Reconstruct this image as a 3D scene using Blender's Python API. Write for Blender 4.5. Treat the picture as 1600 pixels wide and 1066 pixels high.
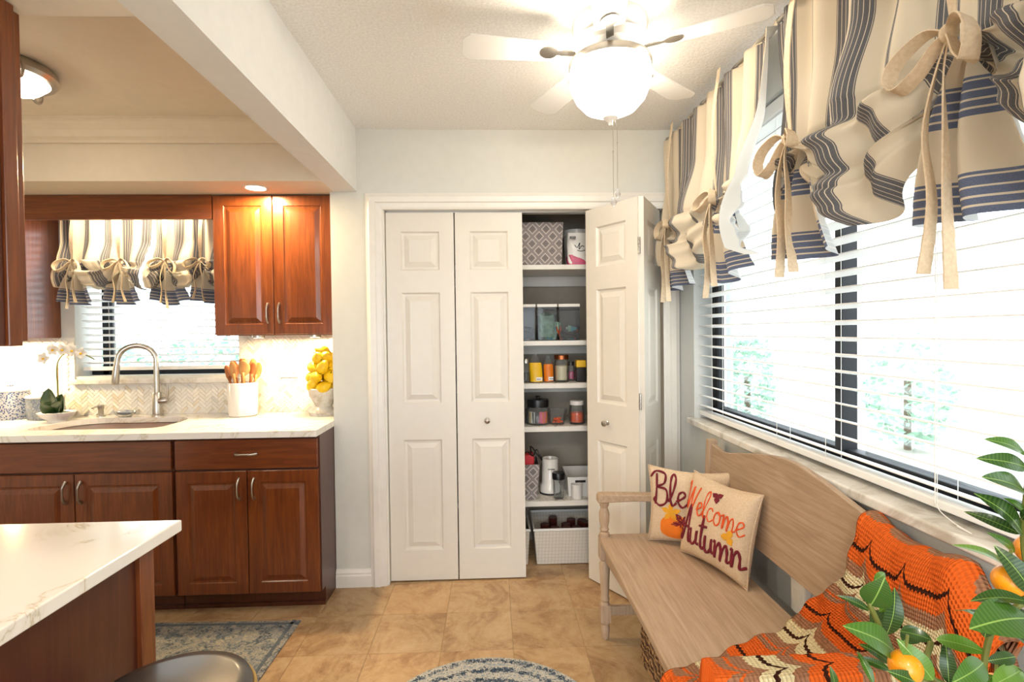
import bpy, bmesh, math, random
from math import sin, cos, pi, sqrt, exp, tan, atan2, radians as R
from mathutils import Vector as V, Matrix, Quaternion

for o in list(bpy.data.objects): bpy.data.objects.remove(o)
SC = bpy.context.scene
COL = SC.collection
random.seed(7)

# ------------------------------------------------------------------ camera, world, exposure, large lights
YAW, PITCH, ROLL, FPX, CAMH = .0375, -.0172, .0120, 822., 1.34
def cam_axes():
    F = V((sin(YAW)*cos(PITCH), cos(YAW)*cos(PITCH), sin(PITCH)))
    r = V((cos(YAW), -sin(YAW), 0)); u = r.cross(F)
    c, s = cos(ROLL), sin(ROLL)
    return r*c - u*s, r*s + u*c, F
CR, CU, CF = cam_axes()
cd = bpy.data.cameras.new('camera'); cam = bpy.data.objects.new('camera', cd); COL.objects.link(cam)
cd.sensor_width = 36; cd.lens = 36*FPX/1600; cd.clip_start = .02; cd.clip_end = 200
M = Matrix((CR, CU, -CF)).transposed().to_4x4(); M.translation = V((0, 0, CAMH)); cam.matrix_world = M
SC.camera = cam
def pt(px, py, y):
    "world point at depth y seen at a pixel of the photograph"
    v = CF + CR*((px-800)/FPX) - CU*((py-533)/FPX)
    return V((0, 0, CAMH)) + v*(y/v.y)
SC.view_settings.view_transform = 'Standard'; SC.view_settings.look = 'None'
SC.view_settings.gamma = 1; SC.view_settings.use_curve_mapping = False
SC.view_settings.exposure = 0.2
try:
    SC.cycles.use_denoising = True; SC.cycles.max_bounces = 7; SC.cycles.diffuse_bounces = 4
    SC.cycles.transparent_max_bounces = 12; SC.cycles.caustics_reflective = False; SC.cycles.caustics_refractive = False
    SC.cycles.sample_clamp_indirect = 4
except Exception: pass
w = bpy.data.worlds.new('world'); SC.world = w; w.use_nodes = True
bg = w.node_tree.nodes['Background']; bg.inputs[0].default_value = (.86, .94, 1, 1); bg.inputs[1].default_value = 6.8
def area(name, loc, rot, sx, sy, power, color, portal=False):
    l = bpy.data.lights.new(name, 'AREA'); l.shape = 'RECTANGLE'; l.size = sx; l.size_y = sy
    l.energy = power; l.color = color; o = bpy.data.objects.new(name, l); COL.objects.link(o)
    o.location = loc; o.rotation_euler = rot
    if portal: l.cycles.is_portal = True
    return o
area('portal_dinette', (1.2, 1.45, 1.53), (0, pi/2, 0), 1.3, 2.3, 1, (1, 1, 1), True)
area('portal_kitchen', (-1.95, 3.34, 1.56), (-pi/2, 0, 0), .9, .95, 1, (1, 1, 1), True)
area('portal_rear', (-.7, -3.12, 1.1), (pi/2, 0, 0), 3.0, 2.1, 1, (1, 1, 1), True)

# ------------------------------------------------------------------ helpers
def lin(h):
    if isinstance(h, str):
        h = [int(h[i:i+2], 16)/255 for i in (0, 2, 4)]
        return tuple((c/12.92 if c <= .04045 else ((c+.055)/1.055)**2.4) for c in h) + (1,)
    return tuple(h) + (1,) if len(h) == 3 else h
MATS = {}
class NT:
    def __init__(s, name):
        s.m = bpy.data.materials.new(name); s.m.use_nodes = True; s.t = s.m.node_tree; s.b = s.t.nodes['Principled BSDF']
        s.out = s.t.nodes['Material Output']
    def n(s, typ, **kw):
        x = s.t.nodes.new(typ)
        for k, v in kw.items():
            if k[0] == '_': setattr(x, k[1:], v)
            else: x.inputs[k].default_value = v
        return x
    def l(s, a, b): s.t.links.new(a, b)
    def coord(s, kind='Object', scale=(1, 1, 1)):
        c = s.n('ShaderNodeTexCoord'); m = s.n('ShaderNodeMapping'); m.inputs['Scale'].default_value = scale
        s.l(c.outputs[kind], m.inputs[0]); return m.outputs[0]
    def ramp(s, fac, stops, interp='LINEAR'):
        r = s.n('ShaderNodeValToRGB'); cr = r.color_ramp; cr.interpolation = interp
        while len(cr.elements) < len(stops): cr.elements.new(.5)
        for e, (p, c) in zip(cr.elements, stops): e.position = p; e.color = lin(c)
        s.l(fac, r.inputs[0]); return r.outputs[0]
    def noise(s, co, scale, detail=3, rough=.55, dist=0):
        x = s.n('ShaderNodeTexNoise', Scale=scale, Detail=detail, Roughness=rough, Distortion=dist); s.l(co, x.inputs['Vector']); return x.outputs['Fac']
    def math(s, op, a, b=None, c=None):
        x = s.n('ShaderNodeMath', _operation=op)
        for i, q in enumerate((a, b, c)):
            if q is None: continue
            if hasattr(q, 'links'): s.l(q, x.inputs[i])
            else: x.inputs[i].default_value = q
        return x.outputs[0]
    def mix(s, fac, a, b, mode='MIX'):
        x = s.n('ShaderNodeMix', _data_type='RGBA', _blend_type=mode)
        for i, q in ((0, fac), (6, a), (7, b)):
            if hasattr(q, 'links'): s.l(q, x.inputs[i])
            else: x.inputs[i].default_value = lin(q) if i else q
        return x.outputs[2]
    def bump(s, h, strength=.3, dist=.002):
        x = s.n('ShaderNodeBump', Strength=strength, Distance=dist); s.l(h, x.inputs['Height']); s.l(x.outputs[0], s.b.inputs['Normal'])
    def color(s, c): s.l(c, s.b.inputs['Base Color'])
    def set(s, rough=.5, metal=0, spec=None, coat=0):
        s.b.inputs['Roughness'].default_value = rough; s.b.inputs['Metallic'].default_value = metal
        if spec is not None: s.b.inputs['Specular IOR Level'].default_value = spec
        if coat: s.b.inputs['Coat Weight'].default_value = coat; s.b.inputs['Coat Roughness'].default_value = .15
        return s
def plain(name, col, rough=.5, metal=0, var=.06, scale=18, bump=0, bscale=200, spec=None, coat=0):
    n = NT(name).set(rough, metal, spec, coat); co = n.coord()
    f = n.noise(co, scale); c = lin(col)
    n.color(n.ramp(f, [(.3, tuple(x*(1-var) for x in c[:3])), (.7, tuple(min(1, x*(1+var)) for x in c[:3]))]))
    if bump: n.bump(n.noise(co, bscale, 2), bump)
    MATS[name] = n.m; return n.m
def wood(name, dark, mid, light, scale=(30, 30, 2.2), rough=.35, coat=0, bump=.08):
    n = NT(name).set(rough, coat=coat); co = n.coord(scale=scale)
    f = n.noise(co, 2.2, 6, .62, .6); f2 = n.noise(n.coord(), 2.4, 2)
    c = n.ramp(f, [(.25, dark), (.5, mid), (.78, light)])
    c = n.mix(n.math('MULTIPLY', f2, .35), c, mid)
    n.color(c); n.bump(f, bump, .001); MATS[name] = n.m; return n.m
def glassy(name, tint=(1, 1, 1), refl=.1, opac=0., col='ffffff'):
    n = NT(name); t = n.t; t.nodes.remove(n.b)
    tr = n.n('ShaderNodeBsdfTransparent'); tr.inputs[0].default_value = tint+(1,)
    gl = n.n('ShaderNodeBsdfGlossy', Roughness=.03)
    df = n.n('ShaderNodeBsdfDiffuse'); df.inputs[0].default_value = lin(col)
    m0 = n.n('ShaderNodeMixShader'); m0.inputs[0].default_value = opac; n.l(tr.outputs[0], m0.inputs[1]); n.l(df.outputs[0], m0.inputs[2])
    lw = n.n('ShaderNodeLayerWeight', Blend=.25); k = n.math('MULTIPLY', lw.outputs['Fresnel'], refl*4)
    k = n.math('MINIMUM', k, .8)
    m1 = n.n('ShaderNodeMixShader'); n.l(k, m1.inputs[0]); n.l(m0.outputs[0], m1.inputs[1]); n.l(gl.outputs[0], m1.inputs[2])
    n.l(m1.outputs[0], n.out.inputs[0]); MATS[name] = n.m; return n.m
def glow(name, col, strength):
    n = NT(name); n.b.inputs['Base Color'].default_value = lin(col); n.b.inputs['Emission Color'].default_value = lin(col)
    n.b.inputs['Emission Strength'].default_value = strength; MATS[name] = n.m; return n.m

class MB:
    def __init__(s): s.v = []; s.f = []; s.uv = []; s.c = []
    def add(s, vs, fs, uvs=None, col=None):
        b = len(s.v); s.v += [tuple(p) for p in vs]
        for k, f in enumerate(fs):
            s.f.append(tuple(i+b for i in f)); s.uv.append(uvs[k] if uvs else [(0, 0)]*len(f)); s.c.append(col or (1, 1, 1))
        return s
    def box(s, x0, x1, y0, y1, z0, z1, col=None):
        return s.add([(x0, y0, z0), (x1, y0, z0), (x1, y1, z0), (x0, y1, z0), (x0, y0, z1), (x1, y0, z1), (x1, y1, z1), (x0, y1, z1)],
                     [(0, 3, 2, 1), (4, 5, 6, 7), (0, 1, 5, 4), (1, 2, 6, 5), (2, 3, 7, 6), (3, 0, 4, 7)], None, col)
    def obox(s, c, ax, ay, az, hx, hy, hz, col=None):
        c = V(c); ax, ay, az = V(ax), V(ay), V(az)
        vs = [c+ax*i*hx+ay*j*hy+az*k*hz for k in (-1, 1) for i, j in ((-1, -1), (1, -1), (1, 1), (-1, 1))]
        return s.add(vs, [(0, 3, 2, 1), (4, 5, 6, 7), (0, 1, 5, 4), (1, 2, 6, 5), (2, 3, 7, 6), (3, 0, 4, 7)], None, col)
    def lathe(s, cx, cy, prof, n=28, sq=1, sx=1, sy=1):
        vs = []; fs = []
        for r, z in prof:
            for k in range(n):
                a = 2*pi*k/n; vs.append((cx+r*cos(a)*sx, cy+r*sin(a)*sy, z))
        for i in range(len(prof)-1):
            for k in range(n):
                j = (k+1) % n; fs.append((i*n+k, i*n+j, (i+1)*n+j, (i+1)*n+k))
        if prof[0][0] > 1e-5: fs.append(tuple(range(n))[::-1])
        if prof[-1][0] > 1e-5: fs.append(tuple((len(prof)-1)*n+k for k in range(n)))
        return s.add(vs, fs)
    def tube(s, path, r, n=10, closed=False, flat=1, up=None):
        P = [V(p) for p in path]; N = len(P); rr = r if isinstance(r, (list, tuple)) else [r]*N
        vs = []; fs = []; prev = V(up) if up else None
        for i, p in enumerate(P):
            if closed: t = P[(i+1) % N]-P[i-1]
            else: t = P[min(i+1, N-1)]-P[max(i-1, 0)]
            t = t.normalized() if t.length > 1e-9 else V((0, 0, 1))
            if prev is None: prev = V((0, 0, 1)) if abs(t.z) < .9 else V((1, 0, 0))
            a = prev - t*prev.dot(t)
            if a.length < 1e-6: a = t.orthogonal()
            a.normalize(); b = t.cross(a); prev = a
            for k in range(n):
                q = 2*pi*k/n; vs.append(p + (a*cos(q)*flat + b*sin(q))*rr[i])
        m = N if closed else N-1
        for i in range(m):
            i2 = (i+1) % N
            for k in range(n):
                j = (k+1) % n; fs.append((i*n+k, i*n+j, i2*n+j, i2*n+k))
        if not closed: fs.append(tuple(range(n))[::-1]); fs.append(tuple((N-1)*n+k for k in range(n)))
        return s.add(vs, fs)
    def grid(s, fn, nu, nv, uvf=None, flip=False):
        vs = [fn(i/nu, j/nv) for j in range(nv+1) for i in range(nu+1)]; fs = []; uv = []
        for j in range(nv):
            for i in range(nu):
                a = j*(nu+1)+i; fs.append((a, a+1, a+nu+2, a+nu+1))
                if uvf: uv.append([uvf(i/nu, j/nv), uvf((i+1)/nu, j/nv), uvf((i+1)/nu, (j+1)/nv), uvf(i/nu, (j+1)/nv)])
        if flip: fs = [f[::-1] for f in fs]; uv = [q[::-1] for q in uv]
        return s.add(vs, fs, uv or None)
    def sphere(s, c, r, n=14, sc=(1, 1, 1), m=10):
        c = V(c)
        return s.grid(lambda u, v: c+V((r*sc[0]*sin(pi*v)*cos(2*pi*u), r*sc[1]*sin(pi*v)*sin(2*pi*u), -r*sc[2]*cos(pi*v))), n, m)
    def prism(s, poly, axis, a, b):
        "poly in the other two axes (in xyz order), extruded from a to b on axis"
        def mk(p, t):
            q = list(p); q.insert(axis, t); return tuple(q)
        n = len(poly); vs = [mk(p, a) for p in poly]+[mk(p, b) for p in poly]
        fs = [tuple(range(n))[::-1], tuple(range(n, 2*n))]+[(i, (i+1) % n, n+(i+1) % n, n+i) for i in range(n)]
        return s.add(vs, fs)
    def strip(s, path, wdir, wid, th=.0015):
        "flat ribbon along path; wdir one vector or a list; width one value or a list"
        N = len(path); P = [V(p) for p in path]; vs = []; fs = []
        for i, p in enumerate(P):
            t = (P[min(i+1, N-1)]-P[max(i-1, 0)]).normalized(); wd = V(wdir[i] if isinstance(wdir, list) else wdir)
            wd = (wd-t*wd.dot(t)).normalized(); nn = t.cross(wd); ww = (wid[i] if isinstance(wid, list) else wid)/2
            vs += [p+wd*ww+nn*th, p-wd*ww+nn*th, p-wd*ww-nn*th, p+wd*ww-nn*th]
        for i in range(N-1):
            for k in range(4): j = (k+1) % 4; fs.append((4*i+k, 4*i+4+k, 4*i+4+j, 4*i+j))
        fs += [(0, 1, 2, 3), (4*N-1, 4*N-2, 4*N-3, 4*N-4)]
        return s.add(vs, fs)
    def xf(s, m):
        s.v = [tuple(m @ V(p)) for p in s.v]; return s

ORG = {}
def obj(name, mb, mat, parent=None, smooth=False, bevel=0, seg=2, weld=False, world=True, sub=0, solid=0, colattr=False):
    me = bpy.data.meshes.new(name)
    if world and parent is not None: o0 = ORG[parent.name]
    elif parent is None and world:
        xs = [p[0] for p in mb.v]; ys = [p[1] for p in mb.v]; zs = [p[2] for p in mb.v]
        o0 = V(((min(xs)+max(xs))/2, (min(ys)+max(ys))/2, min(zs)))
    else: o0 = V((0, 0, 0))
    me.from_pydata([(p[0]-o0[0], p[1]-o0[1], p[2]-o0[2]) for p in mb.v], [], mb.f)
    if any(u != (0, 0) for q in mb.uv for u in q):
        l = me.uv_layers.new(name='UVMap'); k = 0
        for q in mb.uv:
            for u in q: l.data[k].uv = u; k += 1
    if colattr:
        ca = me.color_attributes.new('tint', 'FLOAT_COLOR', 'CORNER'); k = 0
        for q, c in zip(mb.f, mb.c):
            for _ in q: ca.data[k].color = (*c, 1); k += 1
    if weld:
        b = bmesh.new(); b.from_mesh(me); bmesh.ops.remove_doubles(b, verts=b.verts, dist=1e-5); b.to_mesh(me); b.free()
    if smooth:
        me.polygons.foreach_set('use_smooth', [True]*len(me.polygons))
        if smooth != 'all': 
            try: me.set_sharp_from_angle(angle=R(40))
            except Exception: pass
    me.materials.append(MATS[mat] if isinstance(mat, str) else mat)
    o = bpy.data.objects.new(name, me); COL.objects.link(o)
    if parent is not None: o.parent = parent; ORG[o.name] = ORG[parent.name]
    else: o.location = o0; ORG[o.name] = V(o0)
    if bevel:
        m = o.modifiers.new('bevel', 'BEVEL'); m.width = bevel; m.segments = seg; m.limit_method = 'ANGLE'
    if solid: m = o.modifiers.new('solid', 'SOLIDIFY'); m.thickness = solid; m.offset = 0
    if sub: m = o.modifiers.new('sub', 'SUBSURF'); m.levels = sub; m.render_levels = sub
    return o
def tag(o, label, cat=None, group=None, kind=None):
    o['label'] = label
    if cat: o['category'] = cat
    if group: o['group'] = group
    if kind: o['kind'] = kind
    return o
def thing(name, label, cat, loc, group=None, kind=None):
    e = bpy.data.objects.new(name, None); e.empty_display_size = .05; COL.objects.link(e); e.location = loc
    ORG[e.name] = V(loc); return tag(e, label, cat, group, kind)
def struct(name, mb, mat, label, **kw):
    return tag(obj(name, mb, mat, **kw), label, kind='structure')
def copy_tree(o, parent=None):
    c = o.copy(); COL.objects.link(c)
    if parent is not None: c.parent = parent
    for ch in o.children: copy_tree(ch, c)
    return c
def sweep(P, n=6):
    "catmull-rom through points"
    P = [V(p) for p in P]; out = []
    for i in range(len(P)-1):
        a, b, c, d = P[max(i-1, 0)], P[i], P[i+1], P[min(i+2, len(P)-1)]
        for k in range(n):
            t = k/n; out.append(.5*((2*b)+(c-a)*t+(2*a-5*b+4*c-d)*t*t+(3*b-a-3*c+d)*t**3))
    return out+[P[-1]]
def smooth01(x): x = max(0, min(1, x)); return x*x*(3-2*x)

# ------------------------------------------------------------------ materials
plain('wall_paint', 'd3d3cd', .7, var=.02, bump=.1, bscale=120)
plain('wall_blue', 'd2d5d3', .7, var=.02, bump=.1, bscale=120)
plain('white_trim', 'e4e0d9', .35, var=.02)
plain('door_white', 'e0dad0', .38, var=.015)
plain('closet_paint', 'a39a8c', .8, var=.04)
plain('beam_paint', 'e6e6e4', .75, var=.02)
n = NT('ceiling_texture').set(.9); co = n.coord(); n.color(n.ramp(n.noise(co, 110, 3, .6), [(.35, 'ebe9e5'), (.65, 'faf8f5')])); n.bump(n.noise(co, 75, 4, .7), .55, .006); MATS['ceiling_texture'] = n.m
plain('tray_paint', 'e6dcca', .8, var=.02)
wood('cherry', '50260f', '6e3717', '8a4c20', rough=.3, coat=.35)
wood('cherry_horizontal', '50260f', '6e3717', '8a4c20', scale=(2.2, 30, 30), rough=.3, coat=.35)
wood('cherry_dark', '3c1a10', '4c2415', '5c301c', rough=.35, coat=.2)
wood('washed_oak', '8f765d', 'ab9178', 'bfa88f', scale=(38, 2.2, 38), rough=.55, bump=.2)
wood('washed_oak_upright', '967d64', 'b2987e', 'c4ae94', scale=(38, 38, 2.4), rough=.55, bump=.2)
wood('spoon_wood', '9c6030', 'c08a50', 'd9ab72', scale=(20, 20, 3), rough=.5)
wood('spoon_dark', '7a3f1c', '9b5a2c', 'b9773f', scale=(20, 20, 3), rough=.5)
plain('nickel', 'b9b4ac', .28, 1, var=.05)
plain('steel', 'a8a39b', .3, 1, var=.06)
plain('chrome_dark', '6b6a68', .2, 1)
plain('brass', 'b59a62', .3, 1)
plain('bronze_frame', '14161a', .6, spec=.3)
plain('black_plastic', '131315', .35)
plain('white_plastic', 'e8e6e2', .35, var=.01)
plain('blind_white', 'f2f2f0', .45, var=.01)
plain('ceramic_white', 'f0ebe4', .2, var=.01, coat=.4)
plain('cord_white', 'eeeae4', .7)
plain('lemon', 'f2c81c', .4, var=.15, scale=30, bump=.2, bscale=300)
plain('lemon_leaf', '4d6a1e', .5, var=.2)
plain('tangerine', 'f39a12', .32, var=.06, scale=14, bump=.25, bscale=500, coat=.3)
plain('seat_leather', '35312e', .35, var=.1, coat=.2)
plain('orchid_leaf', '27401c', .35, var=.15, coat=.3)
plain('petal', 'f6f2ea', .5, var=.02)
plain('plant_stem', '6a7030', .6, var=.15)
plain('bark', '5c4a34', .8, var=.2, bump=.4)
plain('soil', '2c2119', .95, var=.3)
plain('terracotta', 'a4a09a', .6, var=.08)
plain('copper', 'b06a44', .35, 1)
plain('rice', 'dccfae', .8, var=.15, scale=260)
plain('red_plastic', 'c01420', .4)
plain('maroon_felt', '6b1020', .9, var=.1, bump=.4)
plain('orange_felt', 'd2501c', .9, var=.1, bump=.4)
plain('pumpkin_felt', 'e2761c', .9, var=.12, bump=.4)
plain('gold_felt', 'd99a22', .9, var=.1, bump=.4)
plain('grout', 'a98e6a', .9)
plain('outside_paving', 'a8a49c', .9)
plain('outside_render', 'eeece6', .9)
plain('shrub_green', '8fb8a0', .7, var=.2)
plain('candy_orange', 'e0561c', .4, var=.3, scale=60)
plain('packet_yellow', 'e9b814', .4, var=.1)
plain('packet_orange', 'e07a18', .4, var=.15)
plain('packet_green', '8fb49a', .4, var=.3, scale=40)
plain('packet_teal', '3a9aa8', .4, var=.2)
plain('packet_pink', 'c8577a', .4, var=.2)
plain('can_metal', 'c8bcb2', .25, 1, var=.2)
plain('can_red', '5c2a24', .35, var=.3)
plain('dark_jar', '241f1c', .3)
glassy('window_glass', (.96, .98, .98), .12)
glassy('jar_glass', (.95, .965, .965), .15, .03)
glassy('jar_smoke', (.80, .82, .84), .15, .06, 'b8bcc0')
glassy('crystal', (.9, .9, .9), .5, .2)
glow('bowl_light', (1, .93, .82), 11.0)
glow('tray_glass', (1, .86, .66), 16.0)
glow('can_glow', (1, .82, .55), 30.0)
glow('puck_glow', (1, .86, .6), 18.0)

# counter quartz
n = NT('quartz').set(.14, coat=.3); co = n.coord(); wv = n.noise(co, 1.6, 6, .6, 1.8)
vein = n.math('ABSOLUTE', n.math('SUBTRACT', wv, .5))
n.color(n.ramp(vein, [(0, 'cdbfa6'), (.006, 'e6dfd2'), (.03, 'efeae1'), (1, 'f1ede6')])); MATS['quartz'] = n.m
n = NT('marble_sill').set(.25); co = n.coord(); wv = n.noise(co, 6, 6, .65, 1.5)
n.color(n.ramp(wv, [(.35, 'c0b8aa'), (.5, 'dedad2'), (.7, 'ece9e3')])); MATS['marble_sill'] = n.m
# travertine tile
n = NT('travertine').set(.42, spec=.4)
oi = n.n('ShaderNodeObjectInfo'); c0 = n.n('ShaderNodeTexCoord'); vm = n.n('ShaderNodeVectorMath', _operation='ADD')
cx = n.n('ShaderNodeCombineXYZ'); n.l(n.math('MULTIPLY', oi.outputs['Random'], 37.), cx.inputs[0]); n.l(n.math('MULTIPLY', oi.outputs['Random'], 91.), cx.inputs[1])
n.l(c0.outputs['Object'], vm.inputs[0]); n.l(cx.outputs[0], vm.inputs[1])
a = n.noise(vm.outputs[0], 4.2, 10, .76, .9); b = n.noise(vm.outputs[0], 30, 8, .8, .6)
c = n.ramp(a, [(.33, '8c6640'), (.42, 'a98560'), (.50, 'c2a27a'), (.60, 'cdb08a'), (.75, 'd6bd98')])
c = n.mix(n.math('MULTIPLY', b, .45), c, n.ramp(b, [(.35, '99774f'), (.7, 'd9c6a6')]))
tv = n.ramp(oi.outputs['Random'], [(0, (.86, .84, .8)), (.5, (1, 1, 1)), (1, (1.0, .95, .9))]); c = n.mix(1., c, tv, 'MULTIPLY')
c = n.mix(1., c, (.90, .90, .89), 'MULTIPLY'); n.color(c); n.bump(b, .12, .002); MATS['travertine'] = n.m
# herringbone marble pieces
n = NT('mosaic_marble').set(.3); at = n.n('ShaderNodeAttribute', _attribute_name='tint'); nz = n.noise(n.coord(), 60, 3)
n.color(n.mix(n.math('MULTIPLY', nz, .25), at.outputs['Color'], (.9, .88, .82))); MATS['mosaic_marble'] = n.m

# striped curtain linen
def linen_bump(n, s=900):
    uvc = n.coord('UV'); wa = n.n('ShaderNodeTexWave', Scale=s/10, Distortion=1.5, Detail=2); n.l(uvc, wa.inputs[0])
    nz = n.noise(n.coord(), 700, 2); n.bump(nz, .35, .0012)
def striped(name, axis, period, groups, base, dark, fine=None):
    n = NT(name).set(.85, spec=.15); uvc = n.coord('UV'); sp = n.n('ShaderNodeSeparateXYZ'); n.l(uvc, sp.inputs[0])
    u = n.math('FRACT', n.math('DIVIDE', sp.outputs[axis], period))
    stops = [(p, (dark if k else base)) for p, k in groups]
    c = n.ramp(u, stops, 'CONSTANT'); nz = n.noise(n.coord('UV', (260, 60, 1)), 4, 3)
    c = n.mix(n.math('MULTIPLY', nz, .22), c, 'e4d6c2')
    geo = n.n('ShaderNodeNewGeometry'); c = n.mix(geo.outputs['Backfacing'], c, n.mix(.72, c, 'e3e4e4'))
    n.color(c); linen_bump(n)
    tl = n.n('ShaderNodeBsdfTranslucent'); n.l(c, tl.inputs[0]); mx = n.n('ShaderNodeMixShader'); mx.inputs[0].default_value = .16
    n.l(n.b.outputs[0], mx.inputs[1]); n.l(tl.outputs[0], mx.inputs[2]); n.l(mx.outputs[0], n.out.inputs[0]); MATS[name] = n.m
GR = [(0, 0), (.36, 1), (.375, 0), (.385, 1), (.45, 0), (.462, 1), (.54, 0), (.552, 1), (.63, 0), (.642, 1), (.72, 0), (.732, 1), (.79, 0), (.80, 1), (.815, 0)]
striped('curtain_stripe', 0, .155, GR, 'cfc0a8', '3c414e')
BD = [(0, 1), (.07, 0), (.09, 1), (.16, 0), (.18, 1), (.26, 0), (.28, 1), (.37, 0), (.39, 1), (.42, 0)]
striped('curtain_border', 1, .20, BD, 'c9b8a0', '34486c')  # border stripes bluer: window light through the cloth put into the colour
n = NT('tie_linen').set(.85, spec=.1); n.color(n.ramp(n.noise(n.coord(), 120, 3), [(.3, 'd0bb9e'), (.7, 'dfcdb2')])); n.bump(n.noise(n.coord(), 800, 2), .3, .001); MATS['tie_linen'] = n.m
n = NT('pillow_linen').set(.9, spec=.1); n.color(n.ramp(n.noise(n.coord(), 160, 4, .7), [(.3, 'c2a88a'), (.7, 'd8c2a6')])); n.bump(n.noise(n.coord(), 900, 2), .5, .001); MATS['pillow_linen'] = n.m
# afghan: ripple rows
n = NT('crochet_wool').set(.95, spec=.05); uvc = n.coord('UV'); sp = n.n('ShaderNodeSeparateXYZ'); n.l(uvc, sp.inputs[0])
U, VV = sp.outputs[0], sp.outputs[1]
z1 = n.math('FRACT', n.math('DIVIDE', U, .155)); tri = n.math('ABSOLUTE', n.math('SUBTRACT', z1, .5))        # 0 at the point
zig = n.math('MULTIPLY', n.math('POWER', n.math('SUBTRACT', 1., n.math('MULTIPLY', tri, 2.)), 6.), .036)
st = n.math('MULTIPLY', n.math('PINGPONG', U, .006), .8)
row = n.math('ADD', n.math('ADD', VV, zig), st)
rf = n.math('FRACT', n.math('DIVIDE', row, .27))
OR, BR, CREAM, TAN = 'ee6a26', '3a1c12', 'ecdcae', 'a8785a'
c = n.ramp(rf, [(0, OR), (.115, BR), (.155, OR), (.27, TAN), (.39, CREAM), (.50, BR), (.54, CREAM), (.65, TAN), (.77, OR), (.80, TAN), (.87, OR)], 'CONSTANT')
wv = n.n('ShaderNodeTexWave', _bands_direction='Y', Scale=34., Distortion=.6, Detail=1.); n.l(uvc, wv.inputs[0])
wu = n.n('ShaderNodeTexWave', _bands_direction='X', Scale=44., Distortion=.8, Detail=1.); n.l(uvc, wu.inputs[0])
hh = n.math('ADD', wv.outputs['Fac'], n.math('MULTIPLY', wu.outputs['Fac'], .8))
c = n.mix(n.math('MULTIPLY', n.math('SUBTRACT', 1.8, hh), .13), c, (.10, .05, .03))  # shade in the hollows between stitches mixed into the wool colour
n.color(c); n.bump(hh, .9, .004); MATS['crochet_wool'] = n.m
# rugs
def rugmat(name, blue, cream, dark, ring=False):
    n = NT(name).set(.95, spec=.05); co = n.coord()
    a = n.noise(co, 26, 5, .7, 1.6); b = n.noise(co, 95, 4, .8, .5); v = n.n('ShaderNodeTexVoronoi', Scale=17, _feature='DISTANCE_TO_EDGE'); 
    dd = n.noise(co, 9, 3, .6, 2.); 
    n.l(co, v.inputs['Vector'])
    c = n.ramp(a, [(.36, dark), (.46, blue), (.53, cream), (.6, blue), (.72, cream)])
    c = n.mix(n.ramp(b, [(.47, (0, 0, 0)), (.56, (1, 1, 1))]), c, n.ramp(dd, [(.4, cream), (.55, blue), (.62, dark)]))
    if ring:
        wr = n.n('ShaderNodeTexWave', _wave_type='RINGS', _rings_direction='Z', Scale=9, Distortion=2.2, Detail=3.); wr.inputs['Detail Scale'].default_value = 5; n.l(co, wr.inputs[0])
        c = n.mix(n.ramp(wr.outputs['Fac'], [(.45, (0, 0, 0)), (.6, (.7, .7, .7))]), c, cream)
    n.color(c); n.bump(n.noise(co, 420, 2), .6, .003); MATS[name] = n.m
rugmat('rug_faded', '6f7a84', 'b3aa97', '4a5058')
n = NT('rug_round').set(.95, spec=.05); co = n.coord(); a = n.noise(co, 70, 5, .8, 1.2); b = n.noise(co, 11, 3, .7, 1.5); wr = n.n('ShaderNodeTexWave', _wave_type='RINGS', _rings_direction='Z', Scale=5.5, Distortion=3.5, Detail=4.); n.l(co, wr.inputs[0])
k = n.math('ADD', n.math('MULTIPLY', a, 1.0), n.math('MULTIPLY', n.math('SUBTRACT', wr.outputs['Fac'], .5), .14)); k = n.math('ADD', k, n.math('MULTIPLY', n.math('SUBTRACT', b, .5), .35))
n.color(n.ramp(k, [(.40, '33404f'), (.46, '5f7388'), (.51, 'b9b6ac'), (.56, 'd8d2c4'), (.62, '7d8c9a')])); n.bump(n.noise(co, 420, 2), .6, .003); MATS['rug_round'] = n.m
# trellis print
def trellis(name, base, line, sc=(13, 13, 13)):
    n = NT(name).set(.8); co = n.coord(scale=sc); sp = n.n('ShaderNodeSeparateXYZ'); n.l(co, sp.inputs[0])
    x = n.math('ADD', sp.outputs[0], sp.outputs[1]); zz = n.math('MULTIPLY', sp.outputs[2], .95)
    p = n.math('PINGPONG', n.math('ADD', x, zz), .5); q = n.math('PINGPONG', n.math('SUBTRACT', x, zz), .5)
    d = n.math('MINIMUM', p, q); n.color(n.ramp(d, [(0, base), (.13, line), (.20, base), (.25, base), (.26, tuple(q*.72 for q in lin(base)[:3]))], 'CONSTANT'))
    MATS[name] = n.m
trellis('trellis_fabric', '8f8787', 'cfc6c0')
n = NT('plastic_weave').set(.5); co = n.coord(scale=(52, 52, 52)); sp = n.n('ShaderNodeSeparateXYZ'); n.l(co, sp.inputs[0])
gx = n.math('PINGPONG', n.math('ADD', sp.outputs[0], sp.outputs[1]), .5); gz = n.math('PINGPONG', sp.outputs[2], .5)
n.color(n.ramp(n.math('MINIMUM', gx, gz), [(0, 'c3bbac'), (.04, 'c3bbac'), (.08, 'd9d2c6')])); n.bump(n.math('MINIMUM', gx, gz), .5, .003); MATS['plastic_weave'] = n.m
n = NT('shelf_liner').set(.5); co = n.coord(); n.color(n.ramp(n.noise(co, 14, 5, .6, 2.5), [(.42, 'b9b2a8'), (.5, 'e2dcd2'), (.7, 'efeae2')])); MATS['shelf_liner'] = n.m
n = NT('delft').set(.2, coat=.4); co = n.coord(); v = n.n('ShaderNodeTexVoronoi', Scale=120); n.l(co, v.inputs['Vector']); a = n.noise(co, 110, 3, .6, 2.)
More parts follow.
